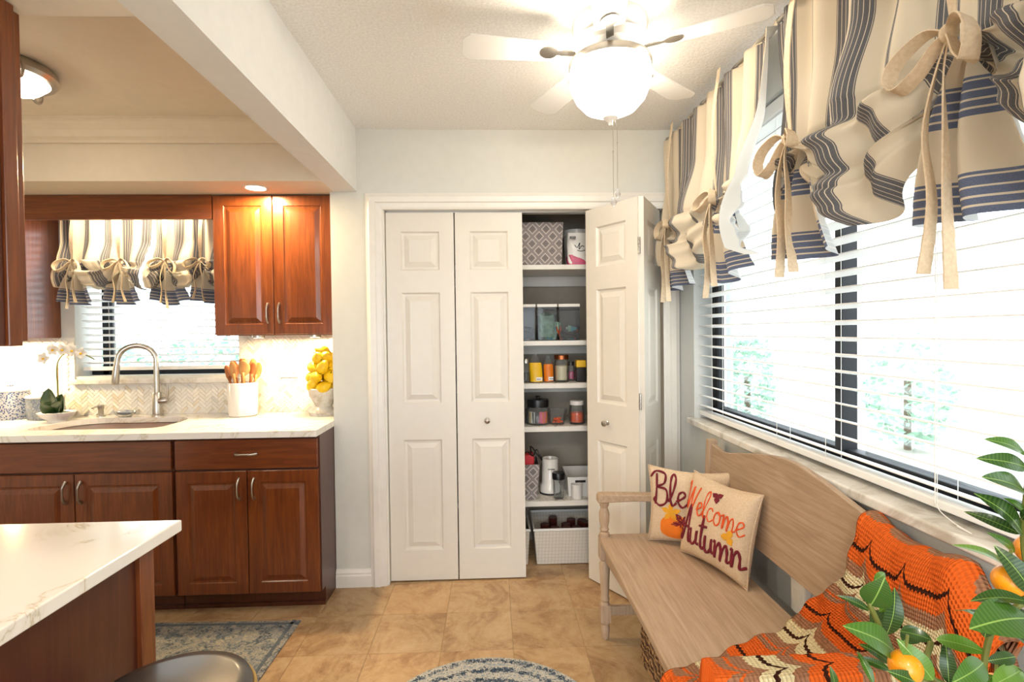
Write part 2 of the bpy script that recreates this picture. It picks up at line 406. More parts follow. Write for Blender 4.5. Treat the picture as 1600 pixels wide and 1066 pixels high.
n.color(n.ramp(n.math('ADD', v.outputs['Distance'], n.math('MULTIPLY', a, .6)), [(.60, '233a72'), (.70, '4a66a0'), (.78, 'eceae6')])); MATS['delft'] = n.m
n = NT('delft_panel').set(.2, coat=.4); co = n.coord(); a = n.noise(co, 42, 4, .7, 3.5)
n.color(n.ramp(a, [(.40, '8d97a8'), (.46, '34507e'), (.52, 'c9cabb'), (.58, '5b6f8e'), (.66, 'd8d6c8')])); MATS['delft_panel'] = n.m
n = NT('woven_cane').set(.8); co = n.coord(scale=(1, 1, 1)); wv = n.n('ShaderNodeTexWave', Scale=30, Distortion=7, Detail=3); n.l(co, wv.inputs[0])
n.color(n.ramp(wv.outputs['Fac'], [(.2, '4f3520'), (.6, '96704a'), (.9, 'b08c62')])); n.bump(wv.outputs['Fac'], .8, .01); MATS['woven_cane'] = n.m
# leaf
n = NT('citrus_leaf').set(.33, spec=.5, coat=.25); oi = n.n('ShaderNodeObjectInfo'); co = n.coord(); sp = n.n('ShaderNodeSeparateXYZ'); n.l(co, sp.inputs[0])
c = n.ramp(oi.outputs['Random'], [(0, '1c3c18'), (.45, '2c561c'), (.8, '487a24'), (1, '6a982c')])
mid = n.math('LESS_THAN', n.math('ABSOLUTE', sp.outputs[1]), .007); c = n.mix(mid, c, '8fb45a')
vn = n.n('ShaderNodeTexWave', Scale=5, Distortion=.5); n.l(n.coord(scale=(1, .35, 1)), vn.inputs[0]); c = n.mix(n.math('MULTIPLY', vn.outputs['Fac'], .15), c, '8fb45a')
n.color(c); tl = n.n('ShaderNodeBsdfTranslucent'); n.l(c, tl.inputs[0]); mx = n.n('ShaderNodeMixShader'); mx.inputs[0].default_value = .3
n.l(n.b.outputs[0], mx.inputs[1]); n.l(tl.outputs[0], mx.inputs[2]); n.l(mx.outputs[0], n.out.inputs[0]); MATS['citrus_leaf'] = n.m

# ------------------------------------------------------------------ room shell
WB, XR = 2.80, 1.01          # closet wall, window wall
KB, SOF = 3.15, 2.085        # kitchen back wall, soffit underside
floor = struct('floor', MB().box(-3.5, 1.2, -3.2, 3.4, -.06, -.0025), 'grout', 'beige travertine tile floor')
ORG['floor'] = V((0, 0, 0)); floor.location = (0, 0, 0)
for v in floor.data.vertices: v.co += V(((-3.5+1.2)/2, .1, -.06))
tm = MB().box(-.1515, .1515, -.1515, .1515, -.006, 0)
t0 = None
for i in range(-7, 4):
    for j in range(-4, 5):
        cx_, cy_ = .073+.305*(i+.5), 2.20+.305*(j+.5)
        if cx_ > 1.0 and cy_ > 2.9 or cy_ < .9 or cx_ > 1.1: continue
        if t0 is None:
            t0 = obj('tile', tm, 'travertine', floor, bevel=.0015, seg=1); t = t0
        else: t = t0.copy(); COL.objects.link(t)
        t.location = (cx_, cy_, random.uniform(-.0006, .0006)); t.rotation_euler = (0, 0, random.choice([0, pi/2, pi, -pi/2]))
mb = MB()
for i in range(-12, 4):
    for j in range(-18, 5):
        cx_, cy_ = .073+.305*(i+.5), 2.20+.305*(j+.5)
        if (i >= -7 and cy_ >= .9): continue
        mb.box(cx_-.1505, cx_+.1505, cy_-.1505, cy_+.1505, -.006, 0)
o = obj('tile_field', mb, 'travertine', floor); o['kind'] = 'stuff'

mb = MB()
mb.box(-.84, -.57, WB, WB+.12, 0, 2.5); mb.box(-.57, .945, WB, WB+.12, 1.995, 2.5); mb.box(.945, XR+.2, WB, WB+.12, 0, 2.5)
mb.box(-.84, -.74, WB+.12, 3.5, 0, 2.5)
struct('wall_back', mb, 'wall_paint', 'pale grey wall around the pantry closet')
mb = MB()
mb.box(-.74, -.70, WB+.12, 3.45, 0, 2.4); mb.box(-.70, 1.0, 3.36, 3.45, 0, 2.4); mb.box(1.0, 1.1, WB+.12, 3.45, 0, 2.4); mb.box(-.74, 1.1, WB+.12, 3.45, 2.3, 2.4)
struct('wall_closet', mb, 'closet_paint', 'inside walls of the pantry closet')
mb = MB()
WY0, WY1, WZ0, WZ1 = .30, 2.60, .90, 2.17
mb.box(XR, XR+.2, WY1, 3.5, 0, 2.5); mb.box(XR, XR+.2, -3.2, WY0, 0, 2.5); mb.box(XR, XR+.2, WY0, WY1, 0, WZ0-.03); mb.box(XR, XR+.2, WY0, WY1, WZ1, 2.5)
wr_ = struct('wall_right', mb, 'wall_blue', 'pale blue grey wall below and around the wide window')
KX0, KX1, KZ0, KZ1 = -2.42, -1.49, 1.11, 2.02
mb = MB()
mb.box(-3.5, KX0, KB, KB+.2, 0, 2.5); mb.box(KX1, -.84, KB, KB+.2, 0, 2.5); mb.box(KX0, KX1, KB, KB+.2, 0, KZ0); mb.box(KX0, KX1, KB, KB+.2, KZ1, 2.5)
struct('wall_kitchen', mb, 'wall_paint', 'kitchen wall behind the sink')
struct('wall_left', MB().box(-3.6, -3.5, -3.2, 3.4, 0, 2.5), 'wall_paint', 'far left kitchen wall')
mb = MB(); mb.box(-3.5, -2.3, -3.3, -3.2, 0, 2.5); mb.box(.9, 1.2, -3.3, -3.2, 0, 2.5); mb.box(-2.3, .9, -3.3, -3.2, 2.2, 2.5)  # unseen wall; its open middle is added to let fill daylight in
struct('wall_rear', mb, 'wall_paint', 'unseen rear wall with a wide opening added for daylight')
struct('ceiling', MB().box(-.72, 1.2, -3.2, 2.95, 2.41, 2.5), 'ceiling_texture', 'white textured ceiling over the dinette')
mb = MB(); mb.box(-3.5, -.72, -3.2, 1.0, 2.41, 2.5); mb.box(-3.5, -.82, 1.0, 3.2, 2.36, 2.45)
struct('ceiling_kitchen', mb, 'tray_paint', 'cream tray ceiling over the kitchen')
mb = MB(); mb.box(-3.5, -.82, 2.60, KB+.05, SOF, 2.44); mb.box(-3.5, -.82, .75, 1.27, SOF, 2.44); mb.box(-3.5, -2.75, 1.27, 2.60, SOF, 2.44)
struct('ceiling_soffit', mb, 'tray_paint', 'lowered soffit around the kitchen tray ceiling')
struct('ceiling_beam', MB().box(-.82, -.70, -3.2, WB+.02, SOF, 2.45), 'beam_paint', 'white ceiling beam between kitchen and dinette')
# crown moulding in the tray (profile extruded along x)
prof = [(2.60, 2.262), (2.585, 2.262), (2.583, 2.275), (2.565, 2.285), (2.55, 2.31), (2.525, 2.328), (2.52, 2.340), (2.508, 2.345), (2.508, 2.36), (2.60, 2.36)]
struct('trim_1', MB().prism(prof, 0, -2.75, -.82), 'tray_paint', 'crown moulding along the tray ceiling')
# casing of the closet
def casing(z0, z1, x0, x1): pass
ct = thing('trim_2', 'white casing around the bifold closet opening', None, (0.2, WB, 0), kind='structure')
def cas_prof(w_): return [(0, 0), (0, -.012), (.012, -.016), (.02, -.022), (w_*.55, -.020), (w_*.62, -.014), (w_-.01, -.012), (w_, -.008), (w_, 0)]
def cas_v(x_out, sgn, zt):
    mb = MB(); P = cas_prof(.085)
    lo = [(x_out+sgn*a, WB+b, 0) for a, b in P]; hi = [(x_out+sgn*a, WB+b, zt-a) for a, b in P]; n_ = len(P)
    fs = [(i, (i+1) % n_, n_+(i+1) % n_, n_+i) for i in range(n_)]
    return mb.add(lo+hi, fs+[tuple(range(n_)), tuple(range(n_, 2*n_))])
obj('casing', cas_v(-.655, 1, 2.075), 'white_trim', ct); obj('casing', cas_v(1.005, -1, 2.075), 'white_trim', ct)
P = cas_prof(.085); n_ = len(P)
obj('casing', MB().add([(-.655+a, WB+b, 2.075-a) for a, b in P]+[(1.005-a, WB+b, 2.075-a) for a, b in P], [(i, (i+1) % n_, n_+(i+1) % n_, n_+i) for i in range(n_)]), 'white_trim', ct)
mb = MB(); mb.box(-.575, -.562, WB, WB+.12, 0, 1.99); mb.box(.93, .946, WB, WB+.12, 0, 1.99); mb.box(-.575, .946, WB, WB+.12, 1.99, 2.0)
obj('jamb', mb, 'white_trim', ct)
obj('door_track', MB().box(-.56, .93, WB+.045, WB+.07, 1.983, 1.992), 'nickel', ct)
bp = [(0, 0), (-.016, 0), (-.016, .06), (-.011, .068), (-.013, .075), (-.007, .088), (-.004, .095), (0, .095)]
struct('baseboard_back', MB().prism([(WB+a, b) for a, b in bp], 0, -.84, -.655), 'white_trim', 'white baseboard beside the cabinets')
struct('baseboard_right', MB().prism([(XR+a, b) for a, b in bp], 1, -3.1, WB-.01), 'white_trim', 'white baseboard below the window wall')

# ------------------------------------------------------------------ windows
wn = thing('window_1', 'wide dinette window with dark bronze frame', None, (XR+.12, 1.45, WZ0), kind='structure')
fr = MB(); X0, X1 = XR+.09, XR+.14
fr.box(X0, X1, WY0, WY1, WZ0, WZ0+.06); fr.box(X0, X1, WY0, WY1, WZ1-.05, WZ1); fr.box(X0, X1, WY0, WY0+.05, WZ0, WZ1); fr.box(X0, X0+.03, WY1-.05, WY1, WZ0, WZ1)
obj('window_frame', fr, 'bronze_frame', wn, bevel=.004)
obj('mullion', MB().box(X0-.005, X0+.025, 2.512, 2.535, WZ0, WZ1), 'bronze_frame', wn, bevel=.003)
obj('mullion', MB().box(X0-.010, X1-.008, 1.602, 1.637, WZ0, WZ1), 'bronze_frame', wn, bevel=.003)
obj('mullion', MB().box(X0-.012, X1, .66, .75, WZ0, WZ1), 'bronze_frame', wn, bevel=.003)
for a, b in ((WY0+.05, .66), (.75, 1.545), (1.635, 2.49)):
    obj('pane', MB().box(X0+.022, X0+.026, a, b, WZ0+.06, WZ1-.05), 'window_glass', wn)
obj('window_sill', MB().box(XR-.035, XR+.2, WY0-.05, WY1+.015, WZ0-.030, WZ0), 'marble_sill', wn, bevel=.006, seg=3)
mb = MB(); mb.box(XR+.001, XR+.2, WY1, WY1+.004, WZ0, WZ1)
wk = thing('window_2', 'kitchen window over the sink', None, ((KX0+KX1)/2, KB+.15, KZ0), kind='structure')
fr = MB(); fr.box(KX0, KX1, KB+.12, KB+.17, KZ0, KZ0+.05); fr.box(KX0, KX1, KB+.12, KB+.17, KZ1-.04, KZ1); fr.box(KX0+.065, KX0+.105, KB+.12, KB+.15, KZ0, KZ1); fr.box(KX0+.115, KX0+.125, KB+.12, KB+.15, KZ0, KZ1); fr.box(KX1-.02, KX1, KB+.12, KB+.17, KZ0, KZ1)
obj('window_frame', fr, 'bronze_frame', wk, bevel=.003)
obj('pane', MB().box(KX0+.04, KX1-.04, KB+.143, KB+.147, KZ0+.05, KZ1-.04), 'window_glass', wk)
obj('window_sill', MB().box(KX0-.02, KX1+.02, KB-.03, KB+.12, KZ0-.045, KZ0-.015), 'marble_sill', wk, bevel=.004)

def blind(name, label, loc, L, W_, top, bottom, pitch_, axis, tilt, cords):
    "axis 1: slats run along y and face -x; axis 0: slats run along x and face -y"
    t = thing(name, label, 'blind', loc)
    m = MB()
    N_ = 5
    def sec(k): 
        q = (k/N_-.5); return q*W_, .0028*(1-(2*q)**2)
    vs = []
    for side in (-1, 1):
        for k in range(N_+1): a, b = sec(k); vs.append((a, side*L/2, b+.0017))
        for k in range(N_, -1, -1): a, b = sec(k); vs.append((a, side*L/2, b-.0017))
    nn = 2*(N_+1); m.add(vs, [(i, nn+i, nn+(i+1) % nn, (i+1) % nn) for i in range(nn)]+[tuple(range(nn)), tuple(range(nn, 2*nn))[::-1]])
    rotz = 0 if axis == 1 else pi/2
    z = bottom+.045; first = None
    while z < top-.05:
        if first is None: first = s_ = obj('slat', m, 'blind_white', t, world=False, smooth=True)
        else: s_ = first.copy(); COL.objects.link(s_)
        s_.rotation_euler = Matrix.Rotation(rotz, 4, 'Z').to_3x3().to_4x4().to_euler() if False else (Matrix.Rotation(rotz, 3, 'Z') @ Matrix.Rotation(tilt, 3, 'Y')).to_euler()
        s_.location = (0, 0, z-loc[2]); z += pitch_
    br_ = MB(); br_.box(-W_/2, W_/2, -L/2, L/2, -.011, .011)
    o = obj('bottom_rail', br_, 'blind_white', t, world=False, bevel=.004); o.location = (0, 0, bottom+.012-loc[2]); o.rotation_euler = (0, 0, rotz)
    o = obj('head_rail', MB().box(-W_/2-.008, W_/2, -L/2, L/2, -.025, .025), 'blind_white', t, world=False, bevel=.003); o.location = (0, 0, top-.025-loc[2]); o.rotation_euler = (0, 0, rotz)
    for c in cords:
        for e in (-1, 1):
            m = MB().tube([(e*W_*.5, c, bottom-loc[2]+.01), (e*W_*.5, c, top-loc[2]-.03)], .0009, 6)
            o = obj('ladder_cord', m, 'cord_white', t, world=False); o.rotation_euler = (0, 0, rotz)
    return t
bl = blind('window_blind', 'wide white slatted blind over the bench window', (XR+.045, 1.45, WZ0), 2.28, .05, 2.16, .915, .0495, 1, R(13), [-1.0, -.62, -.27, .14, .42, .98])
# pull cord looping over the sill
obj('pull_cord', MB().tube(sweep([(XR+.015, 1.18, 1.7), (XR+.015, 1.18, 1.0), (XR+.01, 1.17, .93), (XR+.0, 1.12, .91), (XR-.01, 1.06, .905), (XR-.005, 1.10, .906)]), .0012, 6), 'cord_white', bl)
blind('kitchen_blind', 'narrow white slatted blind over the kitchen sink', ((KX0+KX1)/2, KB+.06, KZ0), KX1-KX0-.02, .045, KZ1, KZ0+.03, .041, 0, R(14), [-.3, 0, .3])

# ------------------------------------------------------------------ bifold doors
def leaf_mesh(w_, h_, th=.034):
    "front face at y=0 (towards -y), x 0..w, z 0..h; three moulded panels"
    m = MB(); st_ = w_*.215
    pans = [(.215*h_*.57, .41*h_), (.485*h_, .785*h_), (.845*h_, .945*h_)]
    pans = [(.082*h_, .385*h_), (.485*h_, .785*h_), (.845*h_, .95*h_)]
    for f, y in ((1, 0), (-1, th)):
        zs = [0]
        m.add([(0, y, 0), (st_, y, 0), (st_, y, h_), (0, y, h_)], [(0, 1, 2, 3)[::f]]); m.add([(w_-st_, y, 0), (w_, y, 0), (w_, y, h_), (w_-st_, y, h_)], [(0, 1, 2, 3)[::f]])
        z = 0
        for a, b in pans+[(h_, h_)]:
            m.add([(st_, y, z), (w_-st_, y, z), (w_-st_, y, a), (st_, y, a)], [(0, 1, 2, 3)[::f]]); z = b
        for a, b in pans:
            loops = [(0, 0), (.008, .009), (.018, .010), (.045, .001), (.052, .0015)]
            L = []
            for i_, (ins, dep) in enumerate(loops):
                yy = y+f*dep
                L.append([(st_+ins, yy, a+ins), (w_-st_-ins, yy, a+ins), (w_-st_-ins, yy, b-ins), (st_+ins, yy, b-ins)])
            vs = sum(L, []); fs = []
            for k in range(len(L)-1):
                for q in range(4): fs.append((4*k+q, 4*k+(q+1) % 4, 4*k+4+(q+1) % 4, 4*k+4+q)[::f])
            fs.append(tuple(range(4*len(L)-4, 4*len(L)))[::f]); m.add(vs, fs)
    for q in ([(0, 0, 0), (0, th, 0), (0, th, h_), (0, 0, h_)], [(w_, 0, 0), (w_, 0, h_), (w_, th, h_), (w_, th, 0)], [(0, 0, 0), (w_, 0, 0), (w_, th, 0), (0, th, 0)], [(0, 0, h_), (0, th, h_), (w_, th, h_), (w_, 0, h_)]):
        m.add(q, [(0, 1, 2, 3)])
    return m
def knob_mesh():
    m = MB(); m.lathe(0, 0, [(.011, 0), (.011, .003), (.006, .006), (.0055, .015), (.012, .020), (.0155, .026), (.014, .032), (.007, .036), (0, .037)], 20)
    return m.xf(Matrix.Rotation(pi/2, 4, 'X'))      # points to -y
LW, LH = .360, 1.972
d1 = thing('door_1', 'closed pair of white panelled bifold leaves', None, (-.195, WB+.03, .008), kind='structure')
def leaf_obj(parent, m4, knob=None, hinges=None):
    o = obj('door_leaf', leaf_mesh(LW, LH), 'door_white', parent, world=False, weld=True); o.matrix_local = m4
    if knob:
        k = obj('knob', knob_mesh(), 'nickel', o, world=False, smooth=True); k.location = knob
    if hinges:
        for hx, hy, hz in hinges:
            h_ = MB()
            for q in range(5): h_.lathe(0, 0, [(.0065, q*.016), (.0065, q*.016+.0145)], 12)
            h_.box(-.002, .0015, 0, .026, 0, .08)
            g = obj('hinge', h_, 'nickel', o, world=False, smooth=True); g.location = (hx, hy, hz)
    return o
leaf_obj(d1, Matrix.Translation((-.364, 0, 0)))
leaf_obj(d1, Matrix.Translation((.0025, 0, 0)), (LW*.5-.02, 0, .858))
d2 = thing('door_2', 'white panelled bifold pair folded open towards the bench', None, (.72, 2.64, .008), kind='structure')
# leaf A: from (.505,2.80) to (.700,2.495); leaf B from (.745,2.50) to (.93,2.80)
def place(p, q):
    d = V((q[0]-p[0], q[1]-p[1])); a = atan2(d.y, d.x)
    return Matrix.Translation((p[0]-.72, p[1]-2.64, 0)) @ Matrix.Rotation(a, 4, 'Z')
leaf_obj(d2, place((.505, 2.80), (.700, 2.497)), (LW*.42, 0, .858), [(LW+.004, .006, 1.70), (LW+.004, .006, .95), (LW+.004, .006, .2)])
leaf_obj(d2, place((.728, 2.49), (.905, 2.80)))
# ------------------------------------------------------------------ closet shelves and their contents
for i, z in enumerate((1.716, 1.288, 1.045, .800, .376)):
    s_ = obj('closet_shelf', MB().box(-.69, .99, 2.955, 3.355, z-.027, z), 'white_trim', bevel=.002)
    tag(s_, ['topmost white closet shelf under the fabric bin', 'white closet shelf under the clear pantry boxes', 'white closet shelf under the yellow pouches',
             'white closet shelf under the black lidded canister', 'lowest white closet shelf above the plastic baskets'][i], 'shelf', 'closet shelves')
    if i > 1: obj('shelf_liner', MB().box(-.68, .98, 2.962, 3.35, z, z+.002), 'shelf_liner', s_)
    obj('cleat', MB().box(-.69, .99, 3.335, 3.355, z-.09, z-.028), 'white_trim', s_)
def tapered(x0, x1, y0, y1, z0, z1, k, wall=.006, open_=True):
    m = MB(); cx_, cy_ = (x0+x1)/2, (y0+y1)/2; hx, hy = (x1-x0)/2, (y1-y0)/2
    def ring(s, z, i): return [(cx_-(hx*s-i), cy_-(hy*s-i), z), (cx_+(hx*s-i), cy_-(hy*s-i), z), (cx_+(hx*s-i), cy_+(hy*s-i), z), (cx_-(hx*s-i), cy_+(hy*s-i), z)]
    R_ = [ring(k, z0, 0), ring(1, z1, 0), ring(1, z1, wall), ring(k, z0+wall, wall)]
    vs = sum(R_, []); fs = [(3, 2, 1, 0)]
    for a in range(3):
        for q in range(4): fs.append((4*a+q, 4*a+(q+1) % 4, 4*a+4+(q+1) % 4, 4*a+4+q))
    fs.append((12, 13, 14, 15)); return m.add(vs, fs)
SH = [1.716, 1.288, 1.047, .802, .378]
t = thing('storage_bin', 'grey trellis patterned fabric bin on the top closet shelf', 'bin', (.26, 3.1, SH[0]))
obj('bin_body', tapered(.105, .410, 2.97, 3.24, SH[0], SH[0]+.242, .93), 'trellis_fabric', t, bevel=.003)
t = thing('flour_bag', 'white paper baking bag on the top closet shelf', 'bag', (.50, 3.05, SH[0]))
def bag(x0, x1, y0, y1, z0, z1, pinch=.5):
    cx_, cy_ = (x0+x1)/2, (y0+y1)/2
    def f(u, v):
        a = 2*pi*u; s = sqrt(max(0, 1-v**6))**.3 if v < 1 else .0
        e = lambda q: math.copysign(abs(q)**.45, q)
        k = 1-(1-pinch)*smooth01((v-.55)/.45); b_ = 1+.04*sin(5*a+v*7)
        return V((cx_+(x1-x0)/2*e(cos(a))*b_*(1-.06*v), cy_+(y1-y0)/2*e(sin(a))*k*b_, z0+(z1-z0)*v))
    m = MB().grid(f, 32, 12); return m
obj('paper_bag', bag(.435, .560, 2.99, 3.09, SH[0], SH[0]+.19, .35), 'white_plastic', t, smooth=True)
obj('printed_band', bag(.434, .561, 2.989, 3.091, SH[0]+.001, SH[0]+.06, .98), 'packet_pink', t, smooth=True)['label'] = 'pinkish printed foot of the bag'
mk = MB()
for a in range(4): mk.box(.448+a*.009, .454+a*.009, 2.983, 2.990, SH[0]+.150, SH[0]+.164)
for P_ in ([(.475, .115), (.49, .10), (.505, .128), (.50, .09), (.515, .11), (.53, .105)], [(.49, .085), (.51, .08), (.535, .085)]):
    mk.tube(sweep([(a, 2.986, SH[0]+b) for a, b in P_], 4), .002, 6)
obj('lettering', mk, 'black_plastic', t)
t = obj('tub', MB().lathe(.52, 3.20, [(.07, SH[0]), (.078, SH[0]+.19), (.084, SH[0]+.195), (.084, SH[0]+.232), (.0, SH[0]+.236)], 28), 'ceramic_white', smooth=True)
tag(t, 'white round lidded tub behind the baking bag on the top closet shelf', 'tub')
# shelf 2: clear boxes
for i, (x0, x1, lab, cm) in enumerate(((.115, .247, 'clear pantry box of dark packets beside the closed closet door', 'packet_teal'), (.256, .370, 'clear pantry box stuffed with green packets between two others', 'packet_green'), (.378, .500, 'clear pantry box holding red and teal sachets by the open door', 'candy_orange'))):
    z0 = SH[1]; t = thing('pantry_box', lab, 'container', ((x0+x1)/2, 3.05, z0), 'clear pantry boxes on the second shelf')
    obj('box_body', tapered(x0, x1, 2.975, 3.15, z0, z0+.19, .96, .003), 'jar_smoke', t, bevel=.004)
    obj('lid', MB().box(x0-.001, x1+.001, 2.972, 3.153, z0+.190, z0+.208), 'white_plastic', t, bevel=.004)
    obj('seal', MB().box(x0+.004, x1-.004, 2.976, 3.149, z0+.178, z0+.190), 'black_plastic', t)
    random.seed(20+i)
    hf = (.07, .15, .05)[i]
    def crum(u, v, x0=x0, x1=x1, hf=hf):
        a = 2*pi*u; e_ = lambda q: math.copysign(abs(q)**.4, q); b_ = 1+.05*sin(9*a+20*v)+.04*sin(17*a-31*v); k_ = (1 if .02 < v < .93 else .05)
        return V(((x0+x1)/2+((x1-x0)/2-.010)*e_(cos(a))*k_*min(b_, 1.03), 3.062+.075*e_(sin(a))*k_*min(b_, 1.03), z0+.008+hf*v+.006*sin(5*a)*v))
    obj('contents', MB().grid(crum, 40, 12), ('dark_jar', 'packet_green', 'dark_jar')[i], t, smooth=True)
    for k in range(7):
        h_ = random.uniform(.06, .15) if i == 1 else random.uniform(.05, .085); xx = x0+.018+(x1-x0-.05)*k/6; m = MB()
        m.box(-.016, .016, -.002, .002, 0, h_)
        m.xf(Matrix.Translation((xx+.008, 3.0+random.uniform(0, .09), z0+.006)) @ Matrix.Rotation(random.uniform(-.35, .35), 4, 'Y') @ Matrix.Rotation(random.uniform(-.5, .5), 4, 'Z'))
        s_ = obj('sachet', m, ['packet_teal', 'packet_green', 'candy_orange', 'white_plastic', 'dark_jar'][(k*2+i) % 5] if i != 1 else ['packet_green', 'packet_teal', 'jar_smoke'][k % 3], t, bevel=.001, seg=1)
# shelf 3
z0 = SH[2]
def jar(name, lab, cat, cx_, cy_, r, h_, lid, lidh, fill=None, fh=.7, lidmat='nickel', glass='jar_glass', group=None):
    t = thing(name, lab, cat, (cx_, cy_, jar.z), group)
    obj('glass', MB().lathe(cx_, cy_, [(r*.9, jar.z), (r, jar.z+.006), (r, jar.z+h_*.88), (r*.82, jar.z+h_*.97), (r*.82, jar.z+h_), (r*.78, jar.z+h_), (r*.78, jar.z+h_*.96), (r*.94, jar.z+h_*.87), (r*.94, jar.z+.01), (0, jar.z+.008)], 28), glass, t, smooth=True)
    if lid: obj('lid', MB().lathe(cx_, cy_, [(r*.9*lid, jar.z+h_*.97), (r*.92*lid, jar.z+h_+lidh*.85), (r*.85*lid, jar.z+h_+lidh), (0, jar.z+h_+lidh)], 28), lidmat, t, smooth=True)
    if fill: obj('contents', MB().lathe(cx_, cy_, [(r*.88, jar.z+.012), (r*.92, jar.z+h_*fh*.95), (r*.5, jar.z+h_*fh), (0, jar.z+h_*fh*1.03)], 24), fill, t, smooth=True)
    return t
jar.z = z0
jar('spice_jar', 'slim glass jar with silver lid beside the closed closet door', 'jar', .190, 3.03, .026, .115, 1, .022, 'dark_jar', .55)
jar('storage_jar', 'glass jar of rice with copper lid in the closet', 'jar', .400, 3.04, .042, .135, 1.1, .022, 'rice', .72, 'copper')
jar('sauce_bottle', 'small bottle with dark lid behind the rice jar', 'jar', .462, 3.09, .022, .095, 1, .02, 'packet_pink', .6, 'dark_jar')
t = thing('spice_tin', 'dark green tin with yellow top beside the open closet door', 'tin', (.505, 3.03, z0))
obj('tin_body', MB().box(.482, .535, 3.0, 3.06, z0, z0+.085), 'dark_jar', t, bevel=.004); obj('tin_label', MB().box(.481, .536, 2.999, 3.061, z0+.085, z0+.125), 'packet_yellow', t, bevel=.003)
def pouch(cx_, cy_, w_, h_, tilt, matn, lab, band):
    t = thing('food_pouch', lab, 'pouch', (cx_, cy_, z0), 'foil pouches on the third shelf')
    def f(u, v):
        a = 2*pi*u; th = .022*(1-smooth01((v-.2)/.8))+.0015; ww = w_/2*(1-.65*smooth01((v-.55)/.45))
        return V((cx_+cos(a)*ww+tilt*v*h_, cy_+sin(a)*th+.01*v, z0+.002+h_*v))
    obj('pouch_body', MB().grid(f, 24, 14), 'jar_glass', t, smooth=True)
    def g(u, v):
        p = f(u, .02+.66*v); c = V((cx_+tilt*(p.z-z0), cy_+.01*v, p.z)); return c+(p-c)*1.02
    obj('printed_front', MB().grid(g, 24, 10), matn, t, smooth=True)
    m = MB().box(cx_-.004, cx_+w_*.42, cy_-.027, cy_-.024, z0+.012, z0+.032)
    obj('paper_label', m, 'white_plastic', t); k = MB()
    for a in range(3): k.box(cx_+.002+a*.008, cx_+.007+a*.008, cy_-.0285, cy_-.027, z0+.018, z0+.024)
    obj('lettering', k, 'black_plastic', t)
pouch(.252, 3.02, .072, .165, -.05, 'packet_yellow', 'yellow fronted clear pouch left of the orange one in the closet', 1)
pouch(.325, 3.04, .056, .150, -.02, 'packet_orange', 'orange fronted pouch next to the rice jar', 0)
# shelf 4
jar.z = SH[3]
t = thing('snack_canister', 'wide glass canister of colourful packets under a black lid', 'canister', (.262, 3.06, SH[3]))
c_ = (.262, 3.06)
obj('glass', MB().lathe(*c_, [(.066, SH[3]), (.074, SH[3]+.006), (.074, SH[3]+.085), (.060, SH[3]+.105), (.057, SH[3]+.105), (.071, SH[3]+.083), (.071, SH[3]+.008), (0, SH[3]+.007)], 32), 'jar_glass', t, smooth=True)
obj('lid', MB().lathe(*c_, [(.062, SH[3]+.100), (.064, SH[3]+.130), (.062, SH[3]+.143), (.012, SH[3]+.150), (.010, SH[3]+.158), (.018, SH[3]+.163), (0, SH[3]+.165)], 32), 'black_plastic', t, smooth=True)
for k, mm in enumerate(('packet_yellow', 'white_plastic', 'dark_jar', 'packet_pink', 'packet_orange', 'dark_jar')):
    a = pi+pi*(k+.5)/6; m = MB().box(-.020, .020, -.002, .002, 0, .065)
    m.xf(Matrix.Translation((c_[0]+.055*cos(a), c_[1]+.055*sin(a), SH[3]+.010)) @ Matrix.Rotation(a+pi/2, 4, 'Z') @ Matrix.Rotation(random.uniform(-.15, .15), 4, 'Y'))
    obj('sachet', m, mm, t)
t = thing('candy_tub', 'shallow clear tub with orange sweets beside the snack canister', 'tub', (.372, 3.04, SH[3]))
obj('glass', MB().lathe(.372, 3.04, [(.040, SH[3]), (.050, SH[3]+.05), (.056, SH[3]+.07), (.057, SH[3]+.088), (.050, SH[3]+.09), (0, SH[3]+.091)], 28), 'jar_glass', t, smooth=True)
random.seed(3)
for k in range(14):
    a = random.uniform(0, 2*pi); rr = random.uniform(0, .028)
    obj('sweet', MB().sphere((.372+rr*cos(a), 3.04+rr*sin(a), SH[3]+.013+(k % 3)*.010), .0085, 8, (1.2, 1, .8), 6), 'candy_orange', t, smooth='all')
jar('sweet_jar', 'glass jar of orange sweets beside the open closet door', 'jar', .487, 3.04, .045, .115, 1, .02, 'candy_orange', .6, 'white_plastic')
jar('glass_jar', 'clear glass jar beside the black lidded canister, near the closed door', 'jar', .150, 3.05, .035, .12, 1, .02, 'packet_teal', .3, 'white_plastic')
# shelf 5
z0 = SH[4]
t = thing('fabric_bin', 'tall trellis patterned bin on the lowest closet shelf', 'bin', (.16, 3.08, z0)); obj('bin_body', tapered(.03, .262, 2.975, 3.2, z0, z0+.205, .86), 'trellis_fabric', t, bevel=.003)
tag(obj('red_box', MB().box(.175, .232, 3.0, 3.10, z0+.05, z0+.255), 'red_plastic', bevel=.006), 'red plastic box standing in the tall trellis bin', 'box')
c_ = MB().tube(sweep([(.15, 3.0, z0+.24), (.19, 2.99, z0+.275), (.225, 3.0, z0+.25), (.245, 3.0, z0+.285), (.262, 2.985, z0+.26), (.275, 2.99, z0+.225), (.245, 2.99, z0+.265), (.215, 3.05, z0+.29), (.235, 3.05, z0+.15)]), .004, 8)
tag(obj('power_cord', c_, 'black_plastic', smooth=True), 'black cord spilling out of the tall trellis bin', 'cord')
t = thing('coffee_grinder', 'white cylindrical grinder behind the black capped bottle', 'grinder', (.335, 3.12, z0))
